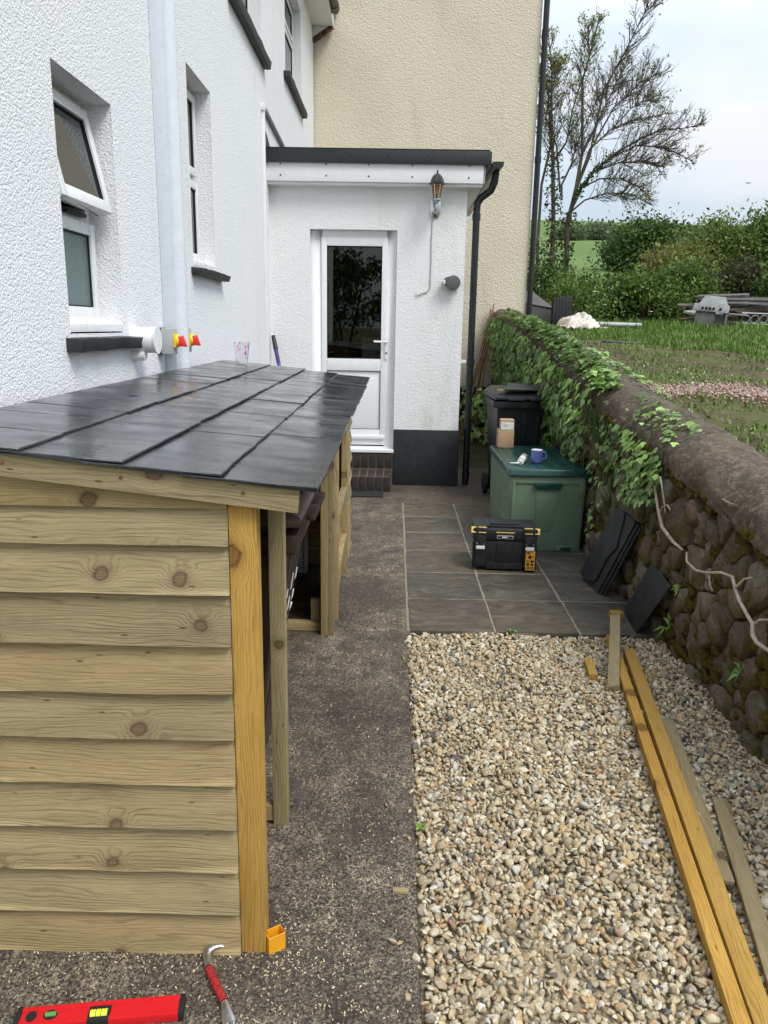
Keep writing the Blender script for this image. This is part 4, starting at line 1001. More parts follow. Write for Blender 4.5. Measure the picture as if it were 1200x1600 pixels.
MB().box(.900, 1.012, 6.465, 6.56, LZ + .1515, LZ + .236).build('carton', 'cardboard', wb, bevel=.003)
MB().box(.903, 1.009, 6.4635, 6.466, LZ + .154, LZ + .214).build('printed_label', 'label_white', wb)
for k, (x0, x1, z) in enumerate(((.915, .94, .203), (.912, .975, .192), (.93, .955, .183), (.912, .97, .175), (.985, .999, .19), (.99, .999, .166))): MB().box(x0, x1, 6.4626, 6.464, LZ + z - .151 + .151, LZ + z + .004).build('print_line', 'grey_light' if k < 5 else 'black_plastic', wb)
mg = thing('mug', 'blue ceramic mug with white inside on the green box lid', 'mug', (1.083, 5.75, LZ))
MB().lathe([(0, 0), (.038, 0), (.043, .006), (.043, .094)], (1.083, 5.75, LZ), 32).build('mug_body', 'blue_mug', mg, smooth=True)
MB().lathe([(.043, .0945), (.0415, .097), (.0385, .094), (.0375, .012), (0, .010)], (1.083, 5.75, LZ), 32).build('mug_inside', 'white_mug', mg, smooth=True)
MB().tube([(1.083 + .041, 5.75, LZ + .078), (1.083 + .062, 5.747, LZ + .078), (1.083 + .073, 5.745, LZ + .055), (1.083 + .063, 5.746, LZ + .03), (1.083 + .040, 5.748, LZ + .022)], .0065, 10).build('handle', 'blue_mug', mg, smooth=True)
st_ = thing('sealant_tube', 'white sealant cartridge with purple print lying on the green box lid', 'tube', (.965, 5.72, LZ))
a0, a1 = Vector((.945, 5.63, LZ + .026)), Vector((1.00, 5.83, LZ + .026)); dv = a1 - a0
MB().tube([a0, a0 + dv * .70], .025, 20).build('cartridge', 'tube_white', st_, smooth=True)
MB().tube([a0 + dv * .70, a0 + dv * .92], .0252, 20).build('printed_band', 'purple_print', st_, smooth=True)
MB().tube([a0 + dv * .92, a1], .026, 20).build('end_rim', 'tube_white', st_, smooth=True)
MB().tube([a0, a0 - dv * .06], [.014, .009], 14).build('collar', 'tube_white', st_, smooth=True)
MB().tube([(.935, 5.625, LZ + .012), (.905, 5.635, LZ + .010), (.865, 5.65, LZ + .009)], [.009, .007, .003], 12).build('nozzle', 'tube_white', st_, smooth=True)

# ------------------------------------------------------------------ toolbox
tb = thing('tool_box', 'black plastic tool box with yellow latches labels on the patio slabs', 'toolbox', (.775, 5.15, 0)); tb.rotation_euler = (0, 0, radians(-3.5))
TM = Matrix.Translation((.775, 5.15, .004)) @ Matrix.Rotation(radians(-3.5), 4, 'Z')
def tbx(name, mat, *q, bev=.004, par=None): return MB().box(*q).build(name, mat, par or tb, bevel=bev, mw=TM)
tbx('body', 'toolbox_black', -.205, .205, -.135, .15, .012, .205, bev=.012)
ld = tbx('lid', 'toolbox_black', -.215, .215, -.142, .155, .207, .285, bev=.014)
tbx('lid_top', 'toolbox_black', -.13, .13, -.09, .11, .284, .300, bev=.006, par=ld)
tbx('lid_handle', 'toolbox_black', -.10, .10, -.07, -.035, .297, .312, bev=.006, par=ld)
for x in (-.165, .165):
    tbx('latch_rib', 'toolbox_black', x - .038, x + .038, -.158, -.13, .03, .212, bev=.006)
    tbx('latch', 'toolbox_black', x - .034, x + .034, -.168, -.140, .150, .245, bev=.006)
    tbx('latch_label', 'label_white', x - .029, x + .029, -.1705, -.1675, .153, .176, bev=.001)
    for s_ in (-1, 1): MB().tube([(x + s_ * .018, -.170, .180), (x + s_ * .021, -.171, .190), (x + s_ * .028, -.170, .196)], .003, 6).build('latch_spring', 'steel', tb, smooth=True, mw=TM)
    tbx('lid_lug', 'toolbox_black', x - .048, x + .048, -.152, .14, .215, .295, bev=.008, par=ld)
    s_ = 1 if x > 0 else -1
    for (a, c) in ((x - s_ * .010 - .026, x - s_ * .010 + .026), (x + s_ * .048 - .016, x + s_ * .048 + .016)):
        MB().hexa([(a, -.1545, .262), (c, -.1545, .262), (c, -.150, .262), (a, -.150, .262), (a, -.136, .300), (c, -.136, .300), (c, -.133, .292), (a, -.133, .292)]).build('yellow_label', 'label_yellow', ld, bevel=.001, mw=TM)
        MB().hexa([(a + .010, -.1500, .276), (c - .010, -.1500, .276), (c - .010, -.146, .276), (a + .010, -.146, .276), (a + .010, -.1468, .284), (c - .010, -.1468, .284), (c - .010, -.143, .284), (a + .010, -.143, .284)]).build('label_mark', 'rubber', ld, mw=TM)
for x in (-.215, .200): tbx('corner_rib', 'toolbox_black', x, x + .015, -.150, -.12, .01, .20, bev=.004)
tbx('front_panel', 'toolbox_black', -.055, .055, -.143, -.13, .055, .20, bev=.005)
tbx('front_ledge', 'toolbox_black', -.12, .12, -.150, -.13, .010, .055, bev=.005)
tbx('name_strip', 'label_yellow', -.062, .062, -.1445, -.1415, .262, .269, bev=.0005, par=ld)
tbx('name_plate', 'grey_light', -.055, .055, -.1448, -.1415, .222, .246, bev=.001, par=ld); tbx('name_plate_inset', 'rubber', -.050, .050, -.1456, -.1442, .226, .240, bev=0, par=ld)
tbx('plate_print', 'label_white', -.022, .014, -.1462, -.1452, .230, .237, bev=0, par=ld)
tbx('side_label', 'label_orange', .142, .204, -.1605, -.157, .012, .148, bev=.001)
for (x0, x1, z0, z1) in ((.150, .172, .128, .138), (.160, .178, .094, .118), (.180, .196, .110, .114), (.180, .196, .102, .106), (.150, .168, .068, .084), (.176, .196, .068, .084), (.150, .168, .046, .062), (.178, .194, .046, .062), (.150, .168, .022, .038), (.176, .196, .022, .038)):
    tbx('pictogram', 'rubber', x0, x1, -.1612, -.1602, z0, z1, bev=0)
for (x0, x1, z0, z1) in ((.154, .160, .026, .034), (.181, .190, .026, .034), (.155, .163, .072, .080)): tbx('pictogram', 'label_yellow', x0, x1, -.1618, -.1608, z0, z1, bev=0)

# ------------------------------------------------------------------ slates leaning on the wall
def leaning(name, P, th, label, crack=False, mat='slate_dry', cat='slate'):
    P = [Vector(p) for p in P]; nrm = (P[1] - P[0]).cross(P[-1] - P[0]).normalized()
    if nrm.x > 0: nrm = -nrm
    o = MB().prism(P, nrm * th).build(name, mat, bevel=.0015, seg=1); return tag(o, label, cat, 'slates leaning on the garden wall')
B0, L0, T0, R0 = Vector((1.290, 4.60, .0)), Vector((1.262, 4.90, .03)), Vector((1.395, 4.66, .545)), Vector((1.410, 4.36, .53))
def P4(u, v): return L0.lerp(B0, u).lerp(T0.lerp(R0, u), v)
off = Vector((.012, -.004, -.002))
leaning('roof_slate', [P4(.0, .0), P4(.55, .03), P4(.80, .10), P4(.78, .45), P4(.92, .62), P4(.62, .92), P4(.50, 1.0), P4(0, 1.0)], .010, 'broken slate with a jagged pale crack, frontmost of the leaning stack')
for k, (a, c, lab) in enumerate(((.30, 1.02, 'second slate of the leaning stack, just behind the broken one'), (.32, 1.08, 'third slate of the stack leaning against the mossy wall'), (.36, 1.12, 'rearmost wide slate of the stack leaning against the mossy wall'))):
    o_ = Vector((.012 * (k + 1), -.010 * (k + 1), 0))
    leaning('roof_slate', [P4(a, -.02) + o_, P4(c, .0) + o_, P4(c, .985 - .02 * k) + o_, P4(a, .99) + o_], .008, lab)
o_ = Vector((.045, -.02, 0))
leaning('roof_slate', [P4(.55, .6) + o_, P4(.95, .6) + o_, P4(.97, 1.20) + o_, P4(.62, 1.22) + o_], .008, 'narrow slate offcut sticking up above the leaning stack')
B1 = Vector((1.345, 3.945, -.012)); L1 = Vector((1.375, 4.27, .005)); T1 = Vector((1.43, 4.04, .375)); R1 = Vector((1.425, 3.725, .345))
o = MB().prism([B1, R1, T1, L1], (-.006, 0, .004)).build('roof_slate', 'slate_dry', bevel=.0015, seg=1)
tag(o, 'single slate leaning on the wall at the corner of the gravel', 'slate', 'slates leaning on the garden wall')

# ------------------------------------------------------------------ timber lying on the gravel
tag(plank('timber_batten', (1.172, 3.83, .014), (.812, 1.28, .018), .042, .040, 'wood_gold'), 'long yellow batten on the gravel, the left one of the pair', 'batten', 'long battens on the gravel')
tag(plank('timber_batten', (1.214, 3.64, .016), (.863, 1.28, .022), .054, .044, 'wood_gold'), 'long yellow batten on the gravel, the right one of the pair', 'batten', 'long battens on the gravel')
tag(plank('timber_board', (1.172, 2.965, .006), (1.010, 1.985, .008), .062, .014, 'wood_grey'), 'weathered flat board on the gravel tucked against the long battens', 'board')
tag(plank('timber_board', (1.165, 2.40, .010), (.965, 1.50, .012), .050, .018, 'wood_grey'), 'short weathered board on the gravel nearest the stone wall', 'board')
tag(plank('timber_offcut', (1.03, 3.245, .012), (1.222, 3.935, .105), .052, .026, 'wood_pale', up=(-.35, 0, 1)), 'pale timber offcut propped across the ends of the long battens', 'offcut')
tag(plank('wood_block', (.985, 3.545, .010), (.965, 3.36, .010), .040, .030, 'wood_gold'), 'small split wood block lying on the gravel left of the offcut', 'offcut')
tag(plank('wood_block', (1.26, 4.14, .022), (1.32, 4.16, .022), .055, .045, 'wood_gold'), 'small yellow cube of wood on the slab edge by the slate', 'offcut')
tag(plank('wood_chip', (.024, 1.922, .006), (.070, 1.919, .006), .017, .010, 'wood_pale'), 'small pale wood chip on the path edge by the gravel', 'offcut')

# ------------------------------------------------------------------ hand tools at the front
lv = thing('spirit_level', 'red spirit level with yellow vial lying on the concrete', 'level', (-.65, 1.49, 0))
e0, e1 = Vector((-.850, 1.452, 0)), Vector((-.474, 1.502, 0)); xd = (e1 - e0).normalized(); yd = Vector((-xd.y, xd.x, 0)); LM = Matrix.Translation(e0) @ Matrix((xd, yd, Vector((0, 0, 1)))).transposed().to_4x4(); LL = (e1 - e0).length
def lvb(name, mat, *q, bev=.002): return MB().box(*q).build(name, mat, lv, bevel=bev, mw=LM)
lvb('beam', 'red_level', .006, LL - .008, -.024, .026, .0, .022, bev=.003)
lvb('beam_edge', 'red_level', .006, LL - .008, -.026, -.014, .0015, .0245, bev=.002); lvb('beam_edge', 'red_level', .006, LL - .008, .016, .028, .0015, .0245, bev=.002)
lvb('end_cap', 'rubber', LL - .010, LL + .002, -.027, .029, .0, .026); lvb('end_cap', 'rubber', -.004, .008, -.027, .029, .0, .026)
MB().lathe([(.016, .0), (.016, .0236), (0, .0236)], (.075, .002, 0), 24, squash=.8).build('vial_ring', 'rubber', lv, smooth=True, mw=LM)
MB().tube([(.064, .002, .0235), (.088, .003, .0235)], .006, 12).build('vial', 'green_vial', lv, smooth=True, mw=LM)
MB().lathe([(.012, .0), (.012, .0234), (0, .0234)], (.032, .002, 0), 20, squash=1.2).build('hang_hole', 'rubber', lv, smooth=True, mw=LM)
lvb('vial_frame', 'rubber', .162, .212, -.027, .014, .004, .0258, bev=.003)
MB().tube([(.168, -.007, .0240), (.206, -.007, .0240)], .0095, 14).build('vial', 'spirit', lv, smooth=True, mw=LM)
for x in (.181, .193): MB().tube([(x - .0006, -.007, .0240), (x + .0006, -.007, .0240)], .0098, 14).build('vial_line', 'rubber', lv, mw=LM)

pb_ = thing('pry_bar', 'steel pry bar with worn red grip lying by the shed boards', 'pry bar', (-.41, 1.58, 0))
def flat(pts, w, h, name, mat, n=10):
    b = MB(); P = [Vector(p) for p in pts]; vs = []; 
    for i, p in enumerate(P):
        d = (P[min(i + 1, len(P) - 1)] - P[max(i - 1, 0)]).normalized(); a = d.cross(Vector((0, 0, 1))).normalized(); u = a.cross(d)
        for k in range(n): vs.append(p + a * w[i] * cos(2 * pi * k / n) + u * h[i] * sin(2 * pi * k / n))
    fs = [(i * n + k, i * n + (k + 1) % n, (i + 1) * n + (k + 1) % n, (i + 1) * n + k) for i in range(len(P) - 1) for k in range(n)] + [tuple(range(n))[::-1], tuple(range((len(P) - 1) * n, len(P) * n))]
    return b.add(vs, fs).build(name, mat, pb_, smooth=True, angle=50)
flat([(-.441, 1.618, .014), (-.415, 1.573, .014), (-.382, 1.522, .014)], [.0095, .011, .0095], [.008, .0085, .008], 'grip', 'red_worn')
flat([(-.443, 1.622, .014), (-.450, 1.642, .015), (-.455, 1.657, .018), (-.452, 1.668, .022), (-.440, 1.676, .026), (-.424, 1.682, .026), (-.408, 1.686, .020)], [.0085, .010, .012, .012, .010, .008, .006], [.007, .008, .009, .010, .007, .005, .003], 'hook', 'steel')
flat([(-.380, 1.519, .014), (-.371, 1.500, .013), (-.362, 1.478, .011), (-.357, 1.468, .010)], [.0085, .012, .0155, .0155], [.007, .005, .004, .0035], 'claw', 'steel')
flat([(-.3645, 1.466, .010), (-.3585, 1.446, .008), (-.354, 1.43, .006)], [.0065, .0055, .002], [.0033, .003, .001], 'claw_tip', 'steel')
flat([(-.3505, 1.471, .010), (-.3455, 1.450, .008), (-.346, 1.434, .006)], [.0065, .0055, .002], [.0033, .003, .001], 'claw_tip', 'steel')

ob = Vector((-.287, 1.705, 0)); OM = Matrix.Translation(ob) @ Matrix.Rotation(radians(33), 4, 'Z')
m = MB(); w_, d_, h_, t_ = .0235, .0165, .050, .0016
for s_ in (1,):
    A = [(-w_, -d_, 0), (w_, -d_, 0), (w_, d_, 0), (-w_, d_, 0)]; B_ = [(-w_, -d_, h_), (w_, -d_, h_), (w_, d_, h_), (-w_, d_, h_)]
    C_ = [(-w_ + t_, -d_ + t_, h_), (w_ - t_, -d_ + t_, h_), (w_ - t_, d_ - t_, h_), (-w_ + t_, d_ - t_, h_)]; D_ = [(a, b_, .003) for a, b_, c in C_]
    vs = A + B_ + C_ + D_; fs = [(3, 2, 1, 0)]
    for j in range(4):
        k = (j + 1) % 4; fs += [(j, k, 4 + k, 4 + j), (4 + j, 4 + k, 8 + k, 8 + j), (8 + j, 8 + k, 12 + k, 12 + j)]
    fs.append((12, 13, 14, 15)); m.add(vs, fs)
tag(m.build('plastic_holder', 'orange_box', bevel=.0006, seg=1, mw=OM), 'small open orange plastic holder standing at the foot of the yellow post', 'holder')

# ------------------------------------------------------------------ canes leaning behind the porch
cn = thing('cane_bundle', 'bundle of thin brown canes leaning on the cream wall', 'canes', (1.1, 11.3, 0))
rcn = random.Random(14)
for k in range(16):
    bx_, by_ = 1.02 + rcn.uniform(-.10, .16), 11.25 + rcn.uniform(-.25, .2); tx, tz = 1.46 + rcn.uniform(-.05, .06), 1.95 + rcn.uniform(-.35, .05)
    MB().tube([(bx_, by_, 0), ((bx_ + tx) / 2 + rcn.uniform(-.02, .02), (by_ + 12.08) / 2, tz / 2 + .02), (tx, 12.06 + rcn.uniform(-.04, .02), tz)], [.009, .008, .006], 6).build('cane', 'cane', cn, smooth=True)

# ------------------------------------------------------------------ foliage helpers
def leaf_quads(P, size, rng, cols, flat=.0, aspect=.55):
    n_ = len(P); a = rng.normal(0, 1, (n_, 3)); a[:, 2] -= .2; a /= np.linalg.norm(a, axis=1)[:, None]
    nn = rng.normal(0, 1, (n_, 3)); nn[:, 2] += flat; b_ = np.cross(nn, a); b_ /= (np.linalg.norm(b_, axis=1)[:, None] + 1e-9)
    s_ = (size * rng.uniform(.6, 1.3, n_))[:, None]
    c = np.cross(a, b_) * s_ * .18
    v = np.stack([P - a * s_ * .5, P + b_ * s_ * aspect * .5 + c, P + a * s_ * .55, P - b_ * s_ * aspect * .5 + c], 1)
    F = np.arange(n_ * 4).reshape(-1, 4)
    ci = rng.integers(0, len(cols), n_); C = np.asarray(cols)[ci] * rng.uniform(.6, 1.35, (n_, 1))
    return v.reshape(-1, 3), F, C
def clumps(center, rad, n_clump, per, cr, rng, bottom=0.0):
    out = []
    for _ in range(n_clump):
        d = rng.normal(0, 1, 3); d /= np.linalg.norm(d); d[2] = abs(d[2]) if rng.random() < .8 else d[2]
        q = rng.uniform(.45, 1.0) ** .5
        c = np.array(center) + d * np.array(rad) * q
        out.append(c + rng.normal(0, 1, (per, 3)) * cr * rng.uniform(.6, 1.3) * np.array([1, 1, .75]))
    return np.concatenate(out)
def bush(name, label, x, y, zb, w, h, d, cols, seed, dens=1.0, leaf=.10, cat='bush', group='bushes behind the field', cr=.22, stems=4, flowers=0):
    rng = np.random.default_rng(seed)
    root = thing(name, label, cat, (x, y, zb), group)
    nC = int(85 * dens * w * h / 4 + 26)
    P = clumps((x, y, zb + h * .25), (w / 2, d / 2, h * .60), nC, 62, cr, rng); P = P[P[:, 2] > zb - .1]
    v, F, C = leaf_quads(P, leaf, rng, cols)
    tag(raw('crown', v, F, 'leaf', root, C), kind='stuff')
    b = MB()
    for k in range(stems):
        a = rng.uniform(0, 6.28); e = Vector((x + cos(a) * w * .28, y + sin(a) * d * .28, zb + h * rng.uniform(.5, .8)))
        q = Vector((x + cos(a) * .1, y + sin(a) * .1, zb - .1)); b = MB().tube([q, q.lerp(e, .5) + Vector((0, 0, .1)), e], [.05, .035, .015], 6)
        o_ = b.build('trunk', 'old_wood_brown', root, smooth=True)
    for k in range(flowers):
        a = rng.uniform(-1.0, 1.0); px_ = x + a * w * .45; zz = zb + h * rng.uniform(.15, .75); yy = y - d * .5 * (1 - a * a * .5) * rng.uniform(.85, 1.05)
        fl_ = MB().lathe([(0, .012), (.05, .008), (.055, 0), (0, -.004)], (px_, yy, zz), 7).build('flower_head', 'flower', root); 
    return root

# ------------------------------------------------------------------ things standing about the field
def FZ(x, y): return field_z(x, y)
q = thing('grill', 'stainless gas barbecue with black control knobs sunk in long grass', 'barbecue', (6.75, 17, FZ(6.75, 17)))
QM = Matrix.Translation((6.72, 17.0, 1.66)) @ Matrix.Scale(.86, 4) @ Matrix.Rotation(radians(-22), 4, 'Z') @ Matrix.Rotation(radians(5), 4, 'Y')
def qb(name, mat, *a, bev=.01): return MB().box(*a).build(name, mat, q, bevel=bev, mw=QM)
MB().hexa([(-.36, -.30, .60), (.30, -.30, .60), (.30, .22, .60), (-.36, .22, .60), (-.26, -.06, .80), (.22, -.06, .80), (.22, .16, .80), (-.26, .16, .80)]).build('hood', 'steel_bbq', q, bevel=.015, mw=QM)
MB().hexa([(-.50, -.42, .42), (.34, -.42, .42), (.34, -.30, .42), (-.50, -.30, .42), (-.46, -.34, .60), (.34, -.34, .60), (.34, -.28, .60), (-.46, -.28, .60)]).build('control_panel', 'steel_bbq', q, bevel=.01, mw=QM)
for k in range(5): MB().lathe([(.032, 0), (.030, -.03), (.014, -.04), (0, -.04)], (-.26 + k * .085 + (.07 if k == 4 else 0), -.40, .50), 10, 'Y').build('knob', 'black_plastic', q, smooth=True, mw=QM)
qb('cabinet', 'steel_bbq', -.40, .02, -.30, .22, .0, .42); qb('side_shelf', 'grey_light', .34, .78, -.28, .20, .40, .43)
for x in (.04, .31): qb('leg', 'steel_bbq', x - .02, x + .02, -.28, -.24, .0, .42)
qb('inner_shelf', 'dirty_grey', .02, .31, -.24, .2, .05, .38); qb('cabinet_handle', 'grey_light', -.26, -.18, -.312, -.30, .28, .30, bev=.004)
rk = thing('wire_rack', 'white wire rack lying in the grass right of the barbecue', 'rack', (7.7, 17.0, FZ(7.7, 17)))
RM = Matrix.Translation((7.75, 16.9, 1.92)) @ Matrix.Rotation(radians(20), 4, 'X')
MB().tube([(-.45, 0, .10), (.5, 0, .08)], .016, 6).build('rail', 'grey_light', rk, mw=RM); MB().tube([(-.42, 0, -.12), (.5, 0, -.16)], .016, 6).build('rail', 'grey_light', rk, mw=RM)
for k in range(5):
    c = [(-.34 + k * .19 + .085 * cos(a), 0, -.03 + .085 * sin(a)) for a in np.linspace(0, 2 * pi, 13)]
    MB().tube(c, .011, 6, cap=False).build('wire_loop', 'grey_light', rk, smooth=True, mw=RM)
rt = random.Random(33)
spec = [(6.55, 17.6, .10, 1.7, .4, 'old_wood'), (6.35, 17.5, .20, 1.5, -.5, 'old_wood_brown'), (6.2, 17.4, .30, 1.2, .5, 'grey_light'), (6.9, 17.9, .38, 2.4, .12, 'old_wood'), (6.5, 17.7, .48, 1.9, -.35, 'old_wood'), (7.3, 18.1, .52, 2.6, .08, 'dirty_grey'), (7.1, 17.9, .60, 2.2, -.18, 'dirty_grey'), (7.7, 18.0, .42, 1.8, .2, 'old_wood_brown')  , (6.15, 17.2, .18, 1.0, .9, 'old_wood_brown'), (6.25, 17.3, .34, .9, -.9, 'old_wood'), (6.6, 17.5, .66, 1.4, -.6, 'old_wood')]
adj = ['grey plank at the bottom of the woodpile behind the barbecue', 'brown plank low at the left of the woodpile', 'pale plank end sticking out left of the barbecue', 'long grey plank in the middle of the woodpile', 'grey plank slanting up left of the barbecue hood', 'dark board lying across the top of the woodpile', 'dark board just under the barbecue hood on the woodpile', 'brown board at the right of the woodpile by the rack', 'short brown plank end poking out lowest at the left of the pile', 'short grey plank crossing the left end of the pile', 'grey board slanting on top of the left half of the pile']
for k, (x, y, z, L_, an, mt) in enumerate(spec):
    x += .50; L_ *= .75
    d = Vector((cos(an), sin(an), rt.uniform(-.16, .14))) * L_ / 2; c = Vector((x, y, 1.72 + z))
    tag(plank('scrap_plank', c - d, c + d, rt.uniform(.14, .34), .05, mt, up=(0, -.2, 1), bevel=.006), adj[k], 'plank', 'scrap timber pile')
m = MB().box(8.25, 8.95, 18.4, 18.9, 1.75, 2.35); m.box(8.2, 9.0, 18.35, 18.95, 2.35, 2.42)
cr_ = thing('timber_crate', 'rusty brown timber crate standing at the right of the woodpile', 'crate', (8.3, 18.4, 1.75))
for k in range(5): MB().box(7.95, 8.75, 18.40, 18.43, 1.78 + k * .115, 1.88 + k * .115).build('slat', 'old_wood_brown', cr_, bevel=.004)
MB().box(7.93, 8.78, 18.43, 18.95, 1.76, 2.34).build('box_body', 'old_wood_brown', cr_); MB().box(7.88, 8.82, 18.36, 19.0, 2.35, 2.41).build('top', 'old_wood', cr_, bevel=.006)

gbx = thing('grey_container', 'grey plastic container with sloping lid at the corner of the cream house', 'container', (2.9, 16.6, 1.6))
MB().hexa([(2.40, 16.2, 1.62), (3.18, 16.2, 1.62), (3.18, 17.0, 1.62), (2.40, 17.0, 1.62), (2.40, 16.2, 2.15), (3.20, 16.2, 2.02), (3.20, 17.0, 2.02), (2.40, 17.0, 2.15)]).build('body', 'dirty_grey', gbx, bevel=.02)
MB().hexa([(2.38, 16.17, 2.155), (3.22, 16.17, 2.025), (3.22, 17.03, 2.025), (2.38, 17.03, 2.155), (2.38, 16.45, 2.38), (2.80, 16.45, 2.36), (2.80, 16.85, 2.36), (2.38, 16.85, 2.38)]).build('lid', 'dirty_grey', gbx, bevel=.015)
pn = thing('slatted_panel', 'black vertical-boarded panel standing beside the grey container', 'panel', (3.3, 15.9, 1.6))
for k in range(6): MB().box(3.13 + k * .062, 3.185 + k * .062, 15.9 + k * .006, 15.925 + k * .006, 1.60, 2.235 + .005 * k).build('slat', 'black_plastic', pn, bevel=.004)
MB().box(3.11, 3.51, 15.935, 15.965, 1.6, 2.2).build('backing', 'black_plastic', pn)
# crumpled white sheet
rng = np.random.default_rng(40); n1, n2 = 44, 34; vs = []
for j in range(n2):
    for i in range(n1):
        u, v_ = i / (n1 - 1) * 2 - 1, j / (n2 - 1) * 2 - 1
        hgt = max(0, 1 - (u * u + v_ * v_)) ** .6 * .22 * (1 + .25 * sin(u * 5 + v_ * 3)) + .035 * abs(sin(u * 9 - v_ * 6 + 1.5 * sin(v_ * 5))) + .025 * abs(sin(u * 14 + v_ * 11)) + rng.uniform(0, .008)
        x, y = 3.55 + u * (.38 + .06 * sin(v_ * 6)), 15.3 + v_ * (.40 + .06 * sin(u * 7))
        vs.append((x, y, FZ(x, y) + .02 + hgt))
fs = [(j * n1 + i, j * n1 + i + 1, (j + 1) * n1 + i + 1, (j + 1) * n1 + i) for j in range(n2 - 1) for i in range(n1 - 1)]
vs += [(a, b_, c - .012) for a, b_, c in vs]; N_ = n1 * n2
fs += [tuple(q_ + N_ for q_ in f[::-1]) for f in fs[:]]
tag(MB().add(vs, fs).build('crumpled_sheet', 'tarp', smooth=True, angle=40), 'crumpled off-white plastic sheet lying on the grass by the black panel', 'sheet')
tag(MB().tube([(3.25, 15.75, 1.74), (5.0, 16.2, 1.72)], .045, 12).build('drain_pipe', 'grey_light', smooth=True), 'pale grey plastic pipe lying in the grass behind the crumpled sheet', 'pipe')
tag(MB().tube([(2.95, 11.3, FZ(2.95, 11.3) + .02), (3.3, 11.2, FZ(3.3, 11.2) + .03), (3.75, 11.35, FZ(3.75, 11.35) + .02)], [.018, .016, .010], 7).build('stick', 'old_wood', smooth=True), 'grey stick lying on the bare ground beyond the ivy', 'stick')
tag(MB().prism([(2.90, 4.85, FZ(2.9, 4.85) + .01), (3.0, 4.83, FZ(3, 4.83) + .012), (3.03, 4.90, FZ(3, 4.9) + .015), (2.93, 4.92, FZ(2.9, 4.9) + .012)], (0, 0, .012)).build('tile_shard', 'terracotta', bevel=.003), 'orange tile shard on the ground just over the wall', 'shard')
# pink gravel heap
rng = np.random.default_rng(51); n_ = 4200
X = rng.uniform(1.95, 4.6, n_); Y = 6.45 - (X - 2.0) * .22 + rng.normal(0, .17, n_)
Z = np.array([FZ(a, b_) for a, b_ in zip(X, Y)]) + .004 + rng.uniform(0, .012, n_)
s_ = rng.uniform(.006, .015, n_)
P = (IV1[None] * s_[:, None, None] * rng.uniform(.5, 1.2, (n_, 1, 3)) * rng.uniform(.75, 1.25, (n_, len(IV1), 1)) + np.stack([X, Y, Z], 1)[:, None])
C = np.array([(.42, .25, .20), (.48, .33, .27), (.33, .19, .15), (.52, .42, .36)])[rng.integers(0, 4, n_)] * rng.uniform(.7, 1.1, (n_, 1))
tag(raw('pink_gravel', P.reshape(-1, 3), (IF1[None] + (np.arange(n_) * len(IV1))[:, None, None]).reshape(-1, 3), 'chips', tint=np.repeat(C, len(IF1), 0)), 'strip of pink gravel on the ground over the wall', 'gravel', kind='stuff')

# ------------------------------------------------------------------ grass and weeds
def blades(n_, area, h0, h1, rng, cols, w=.008, lean=.35):
    P = area(n_, rng); n_ = len(P); a = rng.uniform(0, 2 * pi, n_); h = rng.uniform(h0, h1, n_)
    d = np.stack([np.cos(a), np.sin(a), np.zeros(n_)], 1); s_ = np.stack([-np.sin(a), np.cos(a), np.zeros(n_)], 1)
    wv = (w * rng.uniform(.6, 1.4, n_))[:, None]; L = (lean * h * rng.uniform(.2, 1.4, n_))[:, None]
    up = np.zeros((n_, 3)); up[:, 2] = h
    mid = P + up * .6 + d * L * .35; tip = P + up * rng.uniform(.8, 1.0, (n_, 1)) + d * L
    v = np.stack([P - s_ * wv, P + s_ * wv, mid + s_ * wv * .8, mid - s_ * wv * .8, tip + s_ * wv * .12, tip - s_ * wv * .12], 1).reshape(-1, 3)
    k = (np.arange(n_) * 6)[:, None]
    F = np.concatenate([k + np.array([[0, 1, 2, 3]]), k + np.array([[3, 2, 4, 5]])], 1).reshape(-1, 4)
    C = np.asarray(cols)[rng.integers(0, len(cols), n_)] * rng.uniform(.7, 1.25, (n_, 1))
    return v, F, np.repeat(C, 2, 0)
gcols = [(.10, .21, .025), (.14, .27, .035), (.075, .16, .02), (.18, .29, .05), (.19, .23, .08)]
def grass_line(x): return np.interp(x, [1.9, 3.0, 3.6, 4.2, 5.5, 9], [13.0, 12.6, 11.0, 9.2, 7.4, 6.4])
def area1(n_, rng):
    X = rng.uniform(2.0, 11, n_); Y = rng.uniform(7, 19.5, n_)
    edge = grass_line(X) + .5 * np.sin(X * 3.1) + .3 * np.sin(X * 7.7 + 1)
    cl = np.sin(X * 2.3 + Y * 1.7) + np.sin(X * 4.1 - Y * 3.3) + rng.normal(0, .8, n_)
    k = (Y > edge) & ((cl > -.9) | (Y > edge + 2.5)); X, Y = X[k], Y[k]
    return np.stack([X, Y, np.array([FZ(a, b_) for a, b_ in zip(X, Y)]) - .01], 1)
rng = np.random.default_rng(60)
v1 = blades(70000, area1, .025, .12, rng, gcols, w=.008)
def area2(n_, rng):
    X = rng.uniform(1.95, 9, n_); Y = rng.uniform(3.0, 13, n_)
    cl = np.sin(X * 3.3 + Y * 2.1) * np.sin(Y * 2.9 - X * 1.3) + .5 * np.sin(X * 9 + Y * 7) + rng.normal(0, .35, n_)
    k = cl > .15; X, Y = X[k], Y[k]
    return np.stack([X, Y, np.array([FZ(a, b_) for a, b_ in zip(X, Y)]) - .005], 1)
v2 = blades(52000, area2, .012, .05, rng, gcols, w=.006, lean=.8)
def area3(n_, rng):
    X = rng.uniform(2.2, 11, n_); Y = rng.uniform(15.0, 19.5, n_)
    k = (np.sin(X * 3.7) + np.sin(X * 1.3 + Y * 2)) > -.6; X, Y = X[k], Y[k]
    return np.stack([X, Y, np.array([FZ(a, b_) for a, b_ in zip(X, Y)]) - .01], 1)
